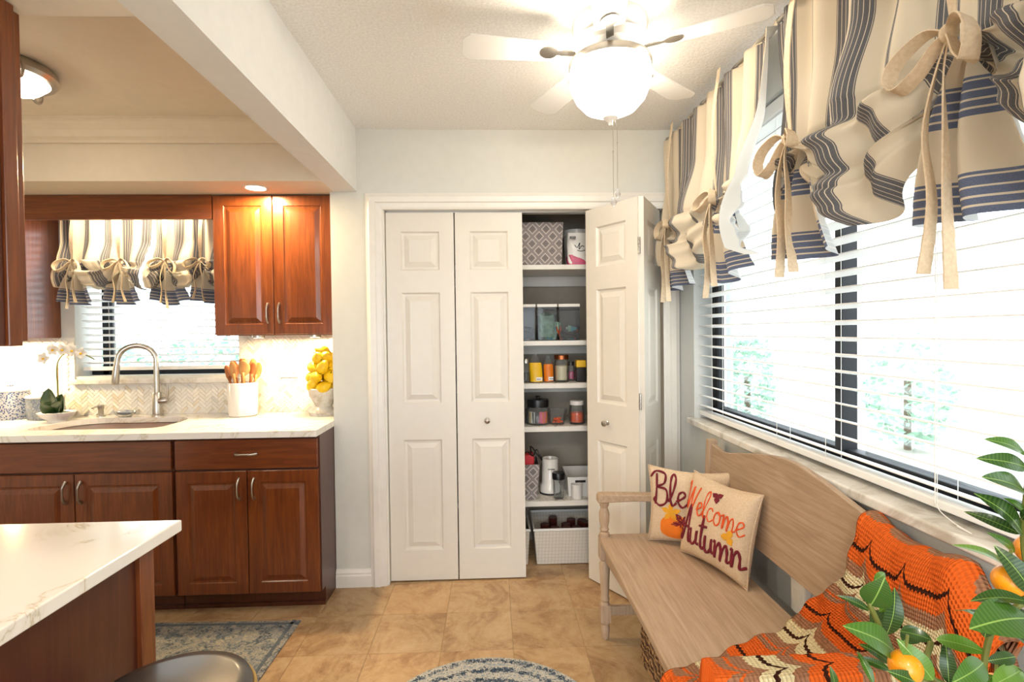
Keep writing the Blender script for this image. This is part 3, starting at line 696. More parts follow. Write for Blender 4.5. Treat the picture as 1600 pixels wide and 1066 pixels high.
obj('grinder_body', MB().lathe(.335, 3.12, [(.060, z0), (.062, z0+.008), (.060, z0+.05), (.050, z0+.062), (.048, z0+.17), (.050, z0+.205), (.044, z0+.208), (.040, z0+.19), (0, z0+.19)], 30), 'ceramic_white', t, smooth=True)
obj('base_ring', MB().lathe(.335, 3.12, [(.064, z0), (.064, z0+.010), (0, z0+.010)], 30), 'black_plastic', t)
k = MB()
for a in range(5): k.box(.318+a*.008, .323+a*.008, 3.066, 3.0725, z0+.148, z0+.154)
obj('lettering', k, 'chrome_dark', t)
t = thing('blender_cup', 'clear plastic bottle with black cap on the lowest closet shelf', 'bottle', (.372, 3.01, z0))
obj('cup', MB().lathe(.372, 3.01, [(.026, z0), (.030, z0+.006), (.034, z0+.12), (.031, z0+.12), (.027, z0+.01), (0, z0+.008)], 26), 'jar_glass', t, smooth=True)
obj('cap', MB().lathe(.372, 3.01, [(.036, z0+.112), (.037, z0+.142), (.034, z0+.149), (0, z0+.149)], 26), 'black_plastic', t, smooth=True)
t = thing('plastic_basket', 'low white plastic basket with grip slot beside the open closet door', 'basket', (.50, 3.1, z0))
obj('basket_body', tapered(.425, .60, 3.02, 3.28, z0, z0+.115, .9, .004), 'white_plastic', t, bevel=.004)
obj('grip_slot', MB().box(.47, .53, 3.018, 3.024, z0+.085, z0+.097), 'chrome_dark', t)
tag(obj('white_cup', MB().lathe(.475, 2.995, [(.026, z0), (.030, z0+.003), (.033, z0+.085), (.030, z0+.085), (.026, z0+.01), (0, z0+.008)], 26), 'white_plastic', smooth=True), 'small white cup in front of the white plastic basket', 'cup')
# baskets on the closet floor
def lattice_basket(x0, x1, y0, y1, h_, lab):
    t = thing('can_basket', lab, 'basket', ((x0+x1)/2, (y0+y1)/2, .003), 'plastic baskets on the closet floor')
    obj('basket_body', tapered(x0, x1, y0, y1, .003, h_, .93, .005), 'plastic_weave', t, bevel=.006)
    m = MB().tube([(x0, y0, h_), (x1, y0, h_), (x1, y1, h_), (x0, y1, h_)], .008, 8, True); obj('rim', m, 'white_plastic', t, smooth=True); return t
lattice_basket(.225, .66, 2.98, 3.30, .205, 'wide cream plastic basket of cans on the closet floor')
lattice_basket(-.12, .200, 2.98, 3.30, .205, 'cream plastic basket behind the closed closet door')
random.seed(5); can = None
for i, (x, y) in enumerate([(.29, 3.04), (.30, 3.12), (.355, 3.06), (.42, 3.05), (.425, 3.12), (.475, 3.04), (.49, 3.11), (.54, 3.05), (.55, 3.13), (.47, 3.2), (.36, 3.22), (.54, 3.22)]):
    if can is None:
        can = thing('food_can', 'small metal can standing in the wide cream basket', 'can', (0, 0, 0), 'cans in the wide cream basket')
        obj('can_body', MB().lathe(0, 0, [(.026, 0), (.027, .002), (.026, .006), (.026, .10), (.027, .104), (.027, .108)], 18), 'can_red', can, smooth=True)
        obj('can_lid', MB().lathe(0, 0, [(.025, .104), (.018, .105), (0, .105)], 18), 'can_metal', can); c_ = can
    else: c_ = copy_tree(can)
    c_.location = (x, y, .012+random.uniform(.05, .075))

# ------------------------------------------------------------------ kitchen cabinets
def panel_door(x0, x1, z0, z1, y, th=.02, fw=.055):
    "raised-panel front, facing -y, front plane at y"
    m = MB(); loops = [(0, th), (0, .003), (.003, 0), (fw, 0), (fw+.004, .005), (fw+.012, .006), (fw+.034, -.001), (fw+.040, -.001)]
    L = [[(x0+i, y+d, z0+i), (x1-i, y+d, z0+i), (x1-i, y+d, z1-i), (x0+i, y+d, z1-i)] for i, d in loops]
    vs = sum(L, []); fs = [(3, 2, 1, 0)]
    for k in range(len(L)-1):
        for q in range(4): fs.append((4*k+q, 4*k+(q+1) % 4, 4*k+4+(q+1) % 4, 4*k+4+q))
    fs.append(tuple(range(4*len(L)-4, 4*len(L)))); return m.add(vs, fs)
def pull(c, vertical=True, L=.10):
    x, y, z = c; P = []
    for k in range(13):
        t = k/12*2-1; out = .004+.022*(1-t**4)*1.0; P.append((x, y-out, z+t*L/2) if vertical else (x+t*L/2, y-out, z))
    rr = [.0065-.002*abs(cos(pi*(k/12))) if False else (.004+.0025*abs(k/6-1)**2) for k in range(13)]
    return MB().tube(P, rr, 10, flat=1.3)
YF = 2.555
def base_cab(x0, x1, label, doors, drawer_pull, loc):
    t = thing('base_cabinet', label, 'cabinet', loc)
    m = MB(); m.box(x0, x1, YF+.02, KB-.005, .09, .853); m.box(x0, x1, YF+.085, KB-.005, 0, .09)
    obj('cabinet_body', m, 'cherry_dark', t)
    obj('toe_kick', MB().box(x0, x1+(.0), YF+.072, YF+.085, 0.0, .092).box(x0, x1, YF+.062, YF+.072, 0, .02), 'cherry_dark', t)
    dr = obj('drawer', MB().box(x0+.006, x1-.006, YF, YF+.019, .700, .840), 'cherry_horizontal', t, bevel=.003)
    if drawer_pull: obj('handle', pull(((x0+x1)/2+.0, YF, .772), False), 'nickel', dr, smooth=True)
    xm = (x0+x1)/2
    for (a, b, hx) in ((x0+.006, xm-.002, xm-.035), (xm+.002, x1-.006, xm+.035)):
        d = obj('door', panel_door(a, b, .095, .690, YF), 'cherry', t)
        obj('handle', pull((hx, YF, .605)), 'nickel', d, smooth=True)
    return t
bc = base_cab(-2.445, -1.53, 'cherry sink base cabinet with two raised panel doors', 2, False, (-1.99, 2.85, 0))
bc2 = base_cab(-1.525, -.842, 'cherry base cabinet with one pull drawer by the pier', 2, True, (-1.18, 2.85, 0))
base_cab(-3.36, -2.45, 'cherry base cabinet under the blue canisters', 2, False, (-2.9, 2.85, 0))

def upper_cab(x0, x1, label, handles=True):
    t = thing('wall_cabinet', label, 'cabinet', ((x0+x1)/2, 3.0, 1.337))
    obj('cabinet_body', MB().box(x0, x1, 2.862, KB-.002, 1.337, SOF-.002), 'cherry', t, bevel=.001)
    xm = (x0+x1)/2
    for (a, b, hx) in ((x0+.003, xm-.0015, xm-.03), (xm+.0015, x1-.003, xm+.03)):
        d = obj('door', panel_door(a, b, 1.342, SOF-.006, 2.840), 'cherry', t)
        obj('handle', pull((hx, 2.840, 1.455)), 'nickel', d, smooth=True)
    return t
uc = upper_cab(-1.468, -.843, 'cherry wall cabinet with two doors right of the sink window')
upper_cab(-3.2, -2.497, 'cherry wall cabinet with glossy bare side left of the sink window')
m = MB().box(-2.495, -1.470, 2.842, 2.862, 1.955, SOF-.002)
tag(obj('valance_board', m, 'cherry_horizontal', bevel=.002), 'cherry valance board spanning above the sink window', 'valance board')
# under cabinet lights (real fixtures) and the recessed can
for i, (x, y, p) in enumerate(((-.99, 2.98, 5.5), (-1.30, 2.98, 1.8), (-2.66, 2.99, 6.5), (-3.0, 2.99, 6.0))):
    t = thing('puck_light', ['round under-cabinet puck light above the lemons', 'round under-cabinet puck light above the spoon crock', 'round under-cabinet puck light above the blue canisters', 'round under-cabinet puck light in the far corner'][i], 'light', (x, y, 1.32), 'under-cabinet puck lights')
    obj('housing', MB().lathe(x, y, [(.033, 1.337), (.033, 1.325), (.026, 1.323)][::-1], 20), 'nickel', t, smooth=True)
    obj('lens', MB().lathe(x, y, [(0, 1.3225), (.025, 1.3225), (.025, 1.324)], 20), 'puck_glow', t)
    a = area('puck_lamp', (x, y, 1.318), (0, 0, 0), .05, .05, p*1.3, (1, .76, .44))
t = thing('recessed_light', 'glowing recessed can light above the right wall cabinet', 'light', (-1.185, 2.72, SOF))
obj('trim_ring', MB().lathe(-1.185, 2.72, [(.062, SOF), (.060, SOF-.005), (.048, SOF-.004), (.046, SOF)], 28), 'white_trim', t, smooth=True)
obj('lamp_face', MB().lathe(-1.185, 2.72, [(0, SOF-.003), (.046, SOF-.003), (.046, SOF)], 24), 'can_glow', t)
area('can_lamp', (-1.185, 2.72, SOF-.012), (0, 0, 0), .06, .06, 18, (1, .74, .40))
t = thing('sink_light', 'hidden strip light behind the valance board', 'light', (-1.98, 2.93, 2.06))
obj('strip_body', MB().box(-2.2, -1.7, 2.90, 2.94, 2.055, SOF), 'white_plastic', t)
area('sink_lamp', (-1.93, 2.93, 2.045), (0, 0, 0), .62, .04, 8, (1, .84, .58))

# counter with sink cut-out
ZC, CF_ = .885, 2.515
def slab(outer, hole, z0, z1):
    b = bmesh.new()
    for z, flip in ((z1, False), (z0, True)):
        es = []
        for loop in ([outer] + ([hole] if hole else [])):
            vs = [b.verts.new((x, y, z)) for x, y in loop]; es += [b.edges.new((vs[i], vs[(i+1) % len(vs)])) for i in range(len(vs))]
        bmesh.ops.triangle_fill(b, edges=es, use_beauty=True, normal=(0, 0, -1 if flip else 1))
    m = MB(); b.verts.ensure_lookup_table(); m.add([v.co[:] for v in b.verts], [tuple(v.index for v in f.verts) for f in b.faces]) if not b.verts.index_update() else 0
    b.free()
    for loop in ([outer] + ([hole] if hole else [])):
        n_ = len(loop); m.add([(x, y, z0) for x, y in loop]+[(x, y, z1) for x, y in loop], [(i, (i+1) % n_, n_+(i+1) % n_, n_+i) for i in range(n_)])
    return m
def rrect(x0, x1, y0, y1, rs, n=8):
    P = []
    for (cx_, cy_, a0, r) in ((x1-rs[0], y0+rs[0], -pi/2, rs[0]), (x1-rs[1], y1-rs[1], 0, rs[1]), (x0+rs[2], y1-rs[2], pi/2, rs[2]), (x0+rs[3], y0+rs[3], pi, rs[3])):
        for k in range(n+1): a = a0+pi/2*k/n; P.append((cx_+r*cos(a), cy_+r*sin(a)))
    return P
hole = rrect(-2.32, -1.66, 2.66, 3.03, (.07, .15, .18, .07))
ctp = obj('kitchen_worktop', slab([(-3.4, CF_), (-.838, CF_), (-.838, KB-.012), (-3.4, KB-.012)], hole, ZC-.03, ZC), 'quartz', weld=True)
tag(ctp, 'cream veined quartz worktop with a cut-out for the sink', 'worktop')
sk = thing('kitchen_sink', 'undermount stainless steel sink below the window', 'sink', (-1.99, 2.85, .7))
m = MB(); H = [(x, y) for x, y in hole]; cx_, cy_ = -1.99, 2.845
rings = []
for s_, z in ((1.03, ZC-.031), (1.0, ZC-.033), (.985, ZC-.17), (.93, ZC-.19), (.1, ZC-.195)): rings.append([(cx_+(x-cx_)*s_, cy_+(y-cy_)*s_, z) for x, y in H])
nn = len(H); vs = sum(rings, []); fs = []
for k in range(len(rings)-1):
    for q in range(nn): fs.append((k*nn+q, (k+1)*nn+q, (k+1)*nn+(q+1) % nn, k*nn+(q+1) % nn))
m.add(vs, fs); obj('basin', m, 'steel', sk, smooth=True, solid=.0015)
obj('drain', MB().lathe(cx_, cy_, [(.045, ZC-.194), (.04, ZC-.190), (.02, ZC-.191), (0, ZC-.191)], 24), 'nickel', sk, smooth=True)
# backsplash herringbone
bs = thing('backsplash', 'cream marble herringbone mosaic backsplash around the window', 'backsplash', (-2.1, KB-.005, ZC), kind='structure')
del bs['category']
obj('mortar', MB().box(-3.4, KX0-.005, KB-.006, KB, ZC, 1.337).box(KX0-.005, KX1+.005, KB-.006, KB, ZC, KZ0-.045).box(KX1+.005, -.84, KB-.006, KB, ZC, 1.337), 'quartz', bs)
m = MB(); random.seed(11); A_, B_ = .050, .0168; g = .0008
s2 = sqrt(.5)
pal = [(.86, .82, .74)]*8+[(.80, .75, .66), (.76, .67, .52), (.70, .60, .44), (.72, .70, .65), (.84, .79, .68), (.90, .87, .80)]
cnt = 0
for i in range(-70, 120):
    for j in range(-70, 90):
        for k in (0, 1):
            # herringbone lattice: step (B,B) along, (A,-A) across... in tile space
            bx, bz = i*B_ + j*A_, i*B_ - j*A_
            if k == 0: cx0, cz0, hx, hz = bx+A_/2, bz+B_/2, A_/2, B_/2
            else: cx0, cz0, hx, hz = bx+B_/2, bz+B_+A_/2, B_/2, A_/2
            X = -2.1+(cx0-cz0)*s2; Z = 1.0+(cx0+cz0)*s2
            if not (-3.0 < X < -.85 and ZC+.012 < Z < 1.325): continue
            if KX0-.03 < X < KX1+.03 and Z > KZ0-.068: continue
            c = random.choice(pal); f_ = random.uniform(.92, 1.04); c = tuple(min(1, q*f_) for q in c); p_ = random.uniform(0, .0008)
            m.obox((X, KB-.0075-p_, Z), (s2, 0, s2), (0, 1, 0), (-s2, 0, s2), hx-g, .0025, hz-g, c); cnt += 1
o = obj('mosaic_piece', m, 'mosaic_marble', bs, colattr=True); o['kind'] = 'stuff'
for (x, z, lab) in ((-1.193, 1.145, 'white light switch plate on the mosaic beside the crock'),):
    t = thing('switch_plate', lab, 'switch', (x, KB-.012, z-.057))
    obj('plate', MB().box(x-.057, x+.057, KB-.016, KB-.010, z-.057, z+.057), 'white_plastic', t, bevel=.003)
    for dx in (-.023, .023): obj('rocker', MB().box(x+dx-.016, x+dx+.016, KB-.019, KB-.015, z-.033, z+.033), 'ceramic_white', t, bevel=.002)
# faucet
fx, fy = -1.918, 3.075
t = thing('kitchen_faucet', 'tall brushed nickel gooseneck faucet behind the sink', 'faucet', (fx, fy, ZC))
obj('base', MB().lathe(fx, fy, [(.030, ZC), (.030, ZC+.008), (.024, ZC+.012), (.023, ZC+.13), (.020, ZC+.135)], 26), 'nickel', t, smooth=True)
P = [(fx, fy, ZC+.13), (fx, fy, ZC+.26)]+[(fx-.087+.087*cos(a), fy-.05*(1-cos(a))/2*1.2, ZC+.317+.087*sin(a)) for a in [pi*k/16 for k in range(0, 17)]]+[(fx-.176, fy-.062, ZC+.295)]
obj('neck', MB().tube(P, .0145, 16), 'nickel', t, smooth=True)
e = V((fx-.176, fy-.062, ZC+.30)); obj('spray_head', MB().tube([e, e+V((-.006, 0, -.05)), e+V((-.012, 0, -.10)), e+V((-.012, 0, -.112))], [.0155, .0175, .019, .016], 18), 'nickel', t, smooth=True)
obj('lever', MB().tube([(fx+.01, fy, ZC+.085), (fx+.05, fy, ZC+.088), (fx+.060, fy, ZC+.09)], [.020, .019, .012], 16).tube([(fx+.052, fy, ZC+.09), (fx+.062, fy-.004, ZC+.12), (fx+.064, fy-.008, ZC+.175)], [.009, .007, .004], 10), 'nickel', t, smooth=True)
# soap dispenser
x, y = -2.235, 3.08
t = thing('soap_dispenser', 'short nickel soap pump between orchid and faucet', 'dispenser', (x, y, ZC))
obj('base', MB().lathe(x, y, [(.022, ZC), (.022, ZC+.006), (.013, ZC+.010), (.013, ZC+.042), (.016, ZC+.046), (.016, ZC+.065), (.008, ZC+.068), (0, ZC+.069)], 20), 'nickel', t, smooth=True)
obj('spout', MB().tube([(x, y, ZC+.056), (x-.03, y-.01, ZC+.057), (x-.042, y-.014, ZC+.050)], .0055, 10), 'nickel', t, smooth=True)
# dish with scrubber
x, y = -2.085, 3.055
t = thing('soap_dish', 'clear oval dish holding a blue scrubber by the sink', 'dish', (x, y, ZC))
obj('dish', MB().lathe(x, y, [(.035, ZC), (.05, ZC+.012), (.064, ZC+.032), (.061, ZC+.032), (.046, ZC+.014), (0, ZC+.006)], 30, sy=.6), 'jar_glass', t, smooth=True)
tag(obj('scrubber', MB().sphere((x, y, ZC+.027), .047, 20, (1, .55, .32)), 'delft_panel', smooth='all'), 'blue patterned scrubber lying in the clear dish', 'sponge')
# crock with wooden spoons
x, y = -1.415, 3.03
t = thing('utensil_crock', 'white ceramic crock full of wooden spoons', 'crock', (x, y, ZC))
obj('crock_body', MB().lathe(x, y, [(.070, ZC), (.076, ZC+.005), (.079, ZC+.185), (.076, ZC+.189), (.071, ZC+.185), (.069, ZC+.01), (0, ZC+.01)], 36), 'ceramic_white', t, smooth=True)
random.seed(4)
sp_ = [(-.055, -.01, -.085, .30, 0, 'dark slotted wooden spoon leaning out furthest to the window'), (-.035, .02, -.055, .33, 0, 'dark wooden spoon behind the leaning one'), (-.02, -.03, -.045, .325, 1, 'pale flat wooden spatula at the front of the crock'), (.0, .03, -.005, .34, 1, 'narrow wooden spoon at the middle back of the crock'),
       (.015, -.03, .02, .335, 2, 'large round wooden spoon at the front of the crock'), (.035, .02, .05, .34, 1, 'wooden spoon behind the large round one'), (.05, -.01, .065, .32, 0, 'dark wooden spoon near the switch plate side of the crock'), (-.01, .04, -.025, .345, 0, 'tall wooden fork handle at the back of the crock'), (.04, .035, .075, .31, 1, 'short wooden spoon leaning towards the switch plate')]
for dx, dy, tx, L_, kd, lab in sp_:
    p0 = V((x+dx*.5, y+dy*.5, ZC+.03)); p1 = V((x+tx, y+dy, ZC+L_*.92)); d = (p1-p0)
    m = MB(); hd = {0: (.020, .045, .008), 1: (.022, .05, .006), 2: (.034, .045, .010)}[kd]
    m.tube([p0+d*k for k in (0, .3, .6, .78)], [.006, .0062, .007, .008], 8)
    qz = d.normalized(); qx = V((1, 0, 0)); qx = (qx-qz*qx.dot(qz)).normalized(); qy = qz.cross(qx); c_ = p0+d*.86
    m.grid(lambda u, v: c_+qx*hd[0]*sin(pi*v)*cos(2*pi*u)+qy*(hd[2]*sin(pi*v)*sin(2*pi*u)+.01*sin(pi*v)**2)-qz*hd[1]*cos(pi*v), 14, 10)
    tag(obj('wooden_spoon', m, 'spoon_wood' if kd else 'spoon_dark', smooth='all'), lab, 'spoon', 'wooden utensils in the crock')
# lemon topiary
x, y = -.955, 3.0
t = thing('stone_urn', 'pale stone pedestal bowl beneath the lemons', 'urn', (x, y, ZC))
obj('urn_body', MB().lathe(x, y, [(.075, ZC), (.078, ZC+.02), (.055, ZC+.032), (.042, ZC+.05), (.055, ZC+.075), (.075, ZC+.11), (.082, ZC+.15), (.078, ZC+.155), (.07, ZC+.145), (0, ZC+.13)], 32), 'marble_sill', t, smooth=True)
random.seed(9)
lemon = None; LP = []
for k in range(20):
    lv, a = divmod(k, 5); rr = (.058, .062, .052, .028)[lv]; a = a*2*pi/5+lv*.6
    LP.append((x+rr*cos(a), y+rr*sin(a), ZC+.165+lv*.052+random.uniform(-.006, .006)))
LP.append((x, y, ZC+.36))
for k, p in enumerate(LP):
    if lemon is None:
        lemon = thing('lemon', 'bright yellow lemon in the pile heaped over the stone urn', 'lemon', p, 'lemons heaped over the stone urn')
        m = MB().grid(lambda u, v: V((.029*(sin(pi*v)**.9)*cos(2*pi*u), .029*(sin(pi*v)**.9)*sin(2*pi*u), -.036*cos(pi*v)-.008*cos(pi*v)**9))*1.14, 16, 14)
        obj('fruit', m, 'lemon', lemon, world=False, smooth='all'); c_ = lemon
    else: c_ = copy_tree(lemon); c_.location = p
    c_.rotation_euler = (random.uniform(.4, 2.6), random.uniform(-1, 1), random.uniform(0, 6))
m = MB()
for k in range(26):
    a = random.uniform(0, 2*pi); z = ZC+.15+random.uniform(0, .2); c_ = V((x+.06*cos(a), y+.06*sin(a), z)); d = V((cos(a), sin(a), random.uniform(-.3, .6))).normalized(); w_ = d.orthogonal().normalized()
    m.add([c_, c_+d*.015+w_*.008, c_+d*.034, c_+d*.015-w_*.008], [(0, 1, 2, 3)])
o = obj('lemon_foliage', m, 'lemon_leaf', solid=.0006); tag(o, 'small green leaves tucked between the lemons on the urn', 'foliage', kind='stuff')
# orchid
x, y = -2.355, 2.925
t = thing('potted_orchid', 'white orchid in a shallow white bowl by the sink', 'orchid', (x, y, ZC))
obj('bowl', MB().lathe(x, y, [(.035, ZC), (.04, ZC+.012), (.065, ZC+.028), (.078, ZC+.052), (.074, ZC+.054), (.055, ZC+.035), (0, ZC+.03)], 32, sx=1.15), 'ceramic_white', t, smooth=True)
obj('moss', MB().sphere((x, y, ZC+.042), .062, 18, (1.05, .95, .25)), 'orchid_leaf', t, smooth='all')
def leafm(base, tip, wid, nrm, cup=.15, arch=.1, n=10):
    base, tip = V(base), V(tip); d = tip-base; L_ = d.length; d.normalize(); nrm = V(nrm); nrm = (nrm-d*nrm.dot(d)).normalized(); sd = d.cross(nrm)
    def f(u, v):
        w_ = wid*sin(pi*min(1, v**.85))**.55*(1-.15*v) if 0 < v < 1 else 0; q = (u*2-1)
        return base+d*L_*v+sd*w_*q/2+nrm*(arch*L_*sin(pi*v)+cup*w_*abs(q))
    return MB().grid(f, 6, n)
for b, e_, w_ in (((0, 0, .05), (-.015, -.03, .185), .095), ((.01, -.01, .05), (.065, -.05, .115), .07), ((0, -.01, .05), (-.035, -.06, .10), .06), ((.01, .01, .05), (.03, .0, .15), .07)):
    obj('leaf', leafm(V((x, y, ZC))+V(b), V((x, y, ZC))+V(e_), w_, (0, -1, .2)), 'orchid_leaf', t, smooth='all', solid=.0015)
stem = sweep([(x+.01, y, ZC+.05), (x+.015, y-.01, ZC+.2), (x+.015, y-.01, ZC+.30), (x+.045, y-.015, ZC+.355), (x+.10, y-.02, ZC+.375), (x+.16, y-.02, ZC+.365), (x+.22, y-.02, ZC+.335)])
obj('stem', MB().tube(stem, .003, 8), 'plant_stem', t, smooth=True)
obj('stake', MB().tube([(x+.008, y+.004, ZC+.05), (x+.010, y+.002, ZC+.31)], .002, 6), 'spoon_wood', t)
for k, (dx, dz) in enumerate(((-.03, .345), (.02, .39), (.07, .39), (.12, .385), (.165, .37))):
    c_ = V((x+dx, y-.035, ZC+dz)); m = MB()
    for q in range(5):
        a = q*2*pi/5+.3*k; d = V((cos(a), -.15, sin(a))); m2 = leafm(c_, c_+d*.034, .030, (0, -1, 0)); m.add(m2.v, m2.f)
    fl = obj('blossom', m, 'petal', t, smooth='all'); obj('lip', MB().sphere(c_+V((0, -.008, -.003)), .006, 8), 'packet_yellow', fl, smooth='all')
# canisters
for i, (x, y, rx, ry, h_, mt, lab) in enumerate(((-2.712, 3.055, .095, .075, .155, 'delft', 'round blue floral canister at the far end of the worktop'), (-2.503, 3.035, .093, .070, .118, 'delft_panel', 'oval blue and white canister beside the orchid'))):
    t = thing('lidded_canister', lab, 'canister', (x, y, ZC), 'blue and white lidded canisters')
    obj('canister_body', MB().lathe(x, y, [(1*.93, ZC), (.98, ZC+.008), (1.0, ZC+h_*.5), (.98, ZC+h_)], 36, sx=rx, sy=ry).xf(Matrix.Identity(4)), mt, t, smooth=True)
    obj('lid', MB().lathe(x, y, [(1.0, ZC+h_), (1.04, ZC+h_+.006), (1.0, ZC+h_+.014), (.55, ZC+h_+.026), (0, ZC+h_+.03)], 36, sx=rx, sy=ry), 'ceramic_white', t, smooth=True)
    obj('lid_knob', MB().sphere((x, y, ZC+h_+.036), .015, 14, (1.3, 1, .7)), 'delft', t, smooth='all')

# near hanging cabinet at the left edge
t = thing('hanging_cabinet', 'dark wooden cabinet hanging close by above the island', 'cabinet', (-1.5, 1.1, 1.322))
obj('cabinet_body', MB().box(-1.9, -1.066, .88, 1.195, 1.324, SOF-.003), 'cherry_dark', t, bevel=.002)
obj('face_frame', MB().box(-1.9, -1.058, 1.195, 1.228, 1.322, SOF-.003), 'cherry', t, bevel=.002)
obj('door', MB().box(-1.89, -1.065, 1.229, 1.250, 1.333, SOF-.01), 'cherry', t, bevel=.002)
# island
t = thing('kitchen_island', 'dark cherry island base at the near corner', 'island', (-1.4, .6, 0))
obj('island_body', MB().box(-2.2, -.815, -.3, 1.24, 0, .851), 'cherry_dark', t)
obj('end_stile', MB().box(-.818, -.803, 1.215, 1.262, 0, .851), 'cherry', t, bevel=.002)
obj('corner_post', MB().box(-.86, -.812, 1.24, 1.258, 0, .851), 'cherry', t, bevel=.002)
obj('island_front', MB().box(-2.2, -.86, 1.24, 1.258, .09, .84), 'cherry', t, bevel=.002)
tag(obj('island_worktop', MB().box(-2.25, -.782, -.35, 1.340, .852, .880), 'quartz', bevel=.003), 'cream veined quartz top of the near island', 'worktop')
t = thing('black_pan', 'black pan with its handle tip at the island edge', 'pan', (-1.5, 1.2, .8805))
obj('pan_body', MB().lathe(-1.52, 1.12, [(.08, .8805), (.10, .885), (.112, .925), (.109, .925), (.097, .888), (0, .886)], 30), 'black_plastic', t, smooth=True)
obj('handle', MB().tube([(-1.42, 1.17, .915), (-1.34, 1.24, .902), (-1.262, 1.322, .893), (-1.245, 1.333, .892)], [.007, .008, .009, .005], 10, flat=.6), 'chrome_dark', t, smooth=True)
# stool
x, y, zs = -.640, 1.035, .64
t = thing('counter_stool', 'dark round seat stool with brass rim beside the island', 'stool', (x, y, 0))
obj('seat', MB().lathe(x, y, [(0, zs-.035), (.145, zs-.035), (.151, zs-.012), (.147, zs), (.12, zs+.006), (0, zs+.008)], 48), 'seat_leather', t, smooth='all')
obj('rim', MB().tube([(x+.153*cos(a), y+.153*sin(a), zs-.018) for a in [2*pi*k/48 for k in range(48)]], .0055, 8, True), 'brass', t, smooth=True)
for k in range(4):
    a = pi/4+k*pi/2; obj('leg', MB().tube([(x+.10*cos(a), y+.10*sin(a), zs-.03), (x+.145*cos(a), y+.145*sin(a), .0)], .011, 12), 'chrome_dark', t, smooth=True)
obj('foot_ring', MB().tube([(x+.131*cos(a), y+.131*sin(a), .20) for a in [2*pi*k/40 for k in range(40)]], .007, 8, True), 'brass', t, smooth=True)

# rugs
m = MB().grid(lambda u, v: V((-2.6+1.66*u-.03*(1-v)*0, 1.72+.765*v, .007+.0006*sin(40*u)*sin(31*v))), 40, 20)
rg = obj('kitchen_runner', MB().box(-.84, .84, -.385, .385, 0, .007), 'rug_faded', world=False, bevel=.003); rg.location = (-1.757, 2.105, .001); rg.rotation_euler = (0, 0, R(-1.5)); ORG['kitchen_runner'] = V((0, 0, 0))
tag(rg, 'faded blue grey patterned runner before the kitchen sink', 'rug')
bd = MB()
for x0, x1, y0, y1 in ((-.84, .84, .35, .365), (-.84, .84, -.365, -.35), (.80, .815, -.385, .385), (-.815, -.80, -.385, .385)): bd.box(x0, x1, y0, y1, .0065, .0085)
plain('rug_edge', '5c646c', .95, var=.2, scale=90); obj('border_band', bd, 'rug_edge', rg, world=False)
m = MB().lathe(0, 0, [(.425, 0), (.43, .004), (.425, .010), (.3, .011), (0, .011)], 72)
o = obj('round_rug', m, 'rug_round', world=False, smooth=True); o.location = (-.035, 1.705, .001); tag(o, 'small round blue and cream rug on the tiles', 'rug')

# ------------------------------------------------------------------ ceiling fan
x, y = .421, 1.83
t = thing('ceiling_fan', 'white hugger ceiling fan with glowing bowl light', 'ceiling fan', (x, y, 2.06))
obj('motor_housing', MB().lathe(x, y, [(.128, 2.41), (.130, 2.40), (.122, 2.345), (.135, 2.335), (.135, 2.30), (.10, 2.285), (.095, 2.262)][::-1], 40), 'white_plastic', t, smooth=True)
obj('light_collar', MB().lathe(x, y, [(.09, 2.285), (.138, 2.275), (.143, 2.262), (.142, 2.250), (.13, 2.247)][::-1], 40), 'nickel', t, smooth=True)
obj('light_bowl', MB().lathe(x, y, [(.012, 2.088), (.05, 2.093), (.09, 2.112), (.12, 2.145), (.138, 2.19), (.142, 2.225), (.138, 2.250)], 40), 'bowl_light', t, smooth='all')
for k in range(3):  # lamps added outside the bowl, imitating its light spilling onto the ceiling
    a = R(77+120*k); l_ = bpy.data.lights.new('fan_fill', 'POINT'); l_.energy = 4.6; l_.color = (1, .87, .68); l_.shadow_soft_size = .03
    o_ = bpy.data.objects.new('fan_fill', l_); COL.objects.link(o_); o_.location = (x+.185*cos(a), y+.185*sin(a), 2.262)
obj('finial', MB().lathe(x, y, [(0, 2.052), (.006, 2.055), (.009, 2.064), (.016, 2.070), (.026, 2.080), (.024, 2.090), (0, 2.092)], 24), 'ceramic_white', t, smooth=True)
for k in range(5):
    a = R(41+72*k); ca, sa = cos(a), sin(a); Mx = Matrix.Translation((x, y, 2.300)) @ Matrix.Rotation(a, 4, 'Z') @ Matrix.Rotation(R(9), 4, 'X')
    pts = []
    for i_ in range(25):
        q = i_/24; L_ = .17+.33*q; wd = .048+.014*q; pts.append((L_, wd if q < .97 else wd*.8))
    poly = [(p[0], -p[1]) for p in pts]+[(.512, -.035), (.512, .035)]+[(p[0], p[1]) for p in pts[::-1]]
    b_ = obj('blade', MB().prism(poly, 2, -.003, .003).xf(Mx), 'white_plastic', t, bevel=.002)
    br = MB(); br.box(.10, .20, -.012, .012, -.006, -.0025); br.lathe(.215, 0, [(.03, -.007), (.03, -.003), (0, -.003)], 18); br.xf(Mx)
    obj('blade_iron', br, 'nickel', b_)
for dx, dy, zb in ((.004, -.02, 1.80), (.022, -.005, 1.835)):
    ch = obj('pull_chain', MB().tube([(x+dx*.6, y+dy*.6, 2.075), (x+dx, y+dy, 2.04), (x+dx, y+dy, zb)], .0011, 6).sphere((x+dx, y+dy, zb+.16), .0028, 8), 'nickel', t, smooth=True)
    obj('crystal_drop', MB().lathe(x+dx, y+dy, [(0, zb-.034), (.008, zb-.026), (.0105, zb-.018), (.007, zb-.006), (.002, zb), (0, zb)], 8), 'crystal', ch)
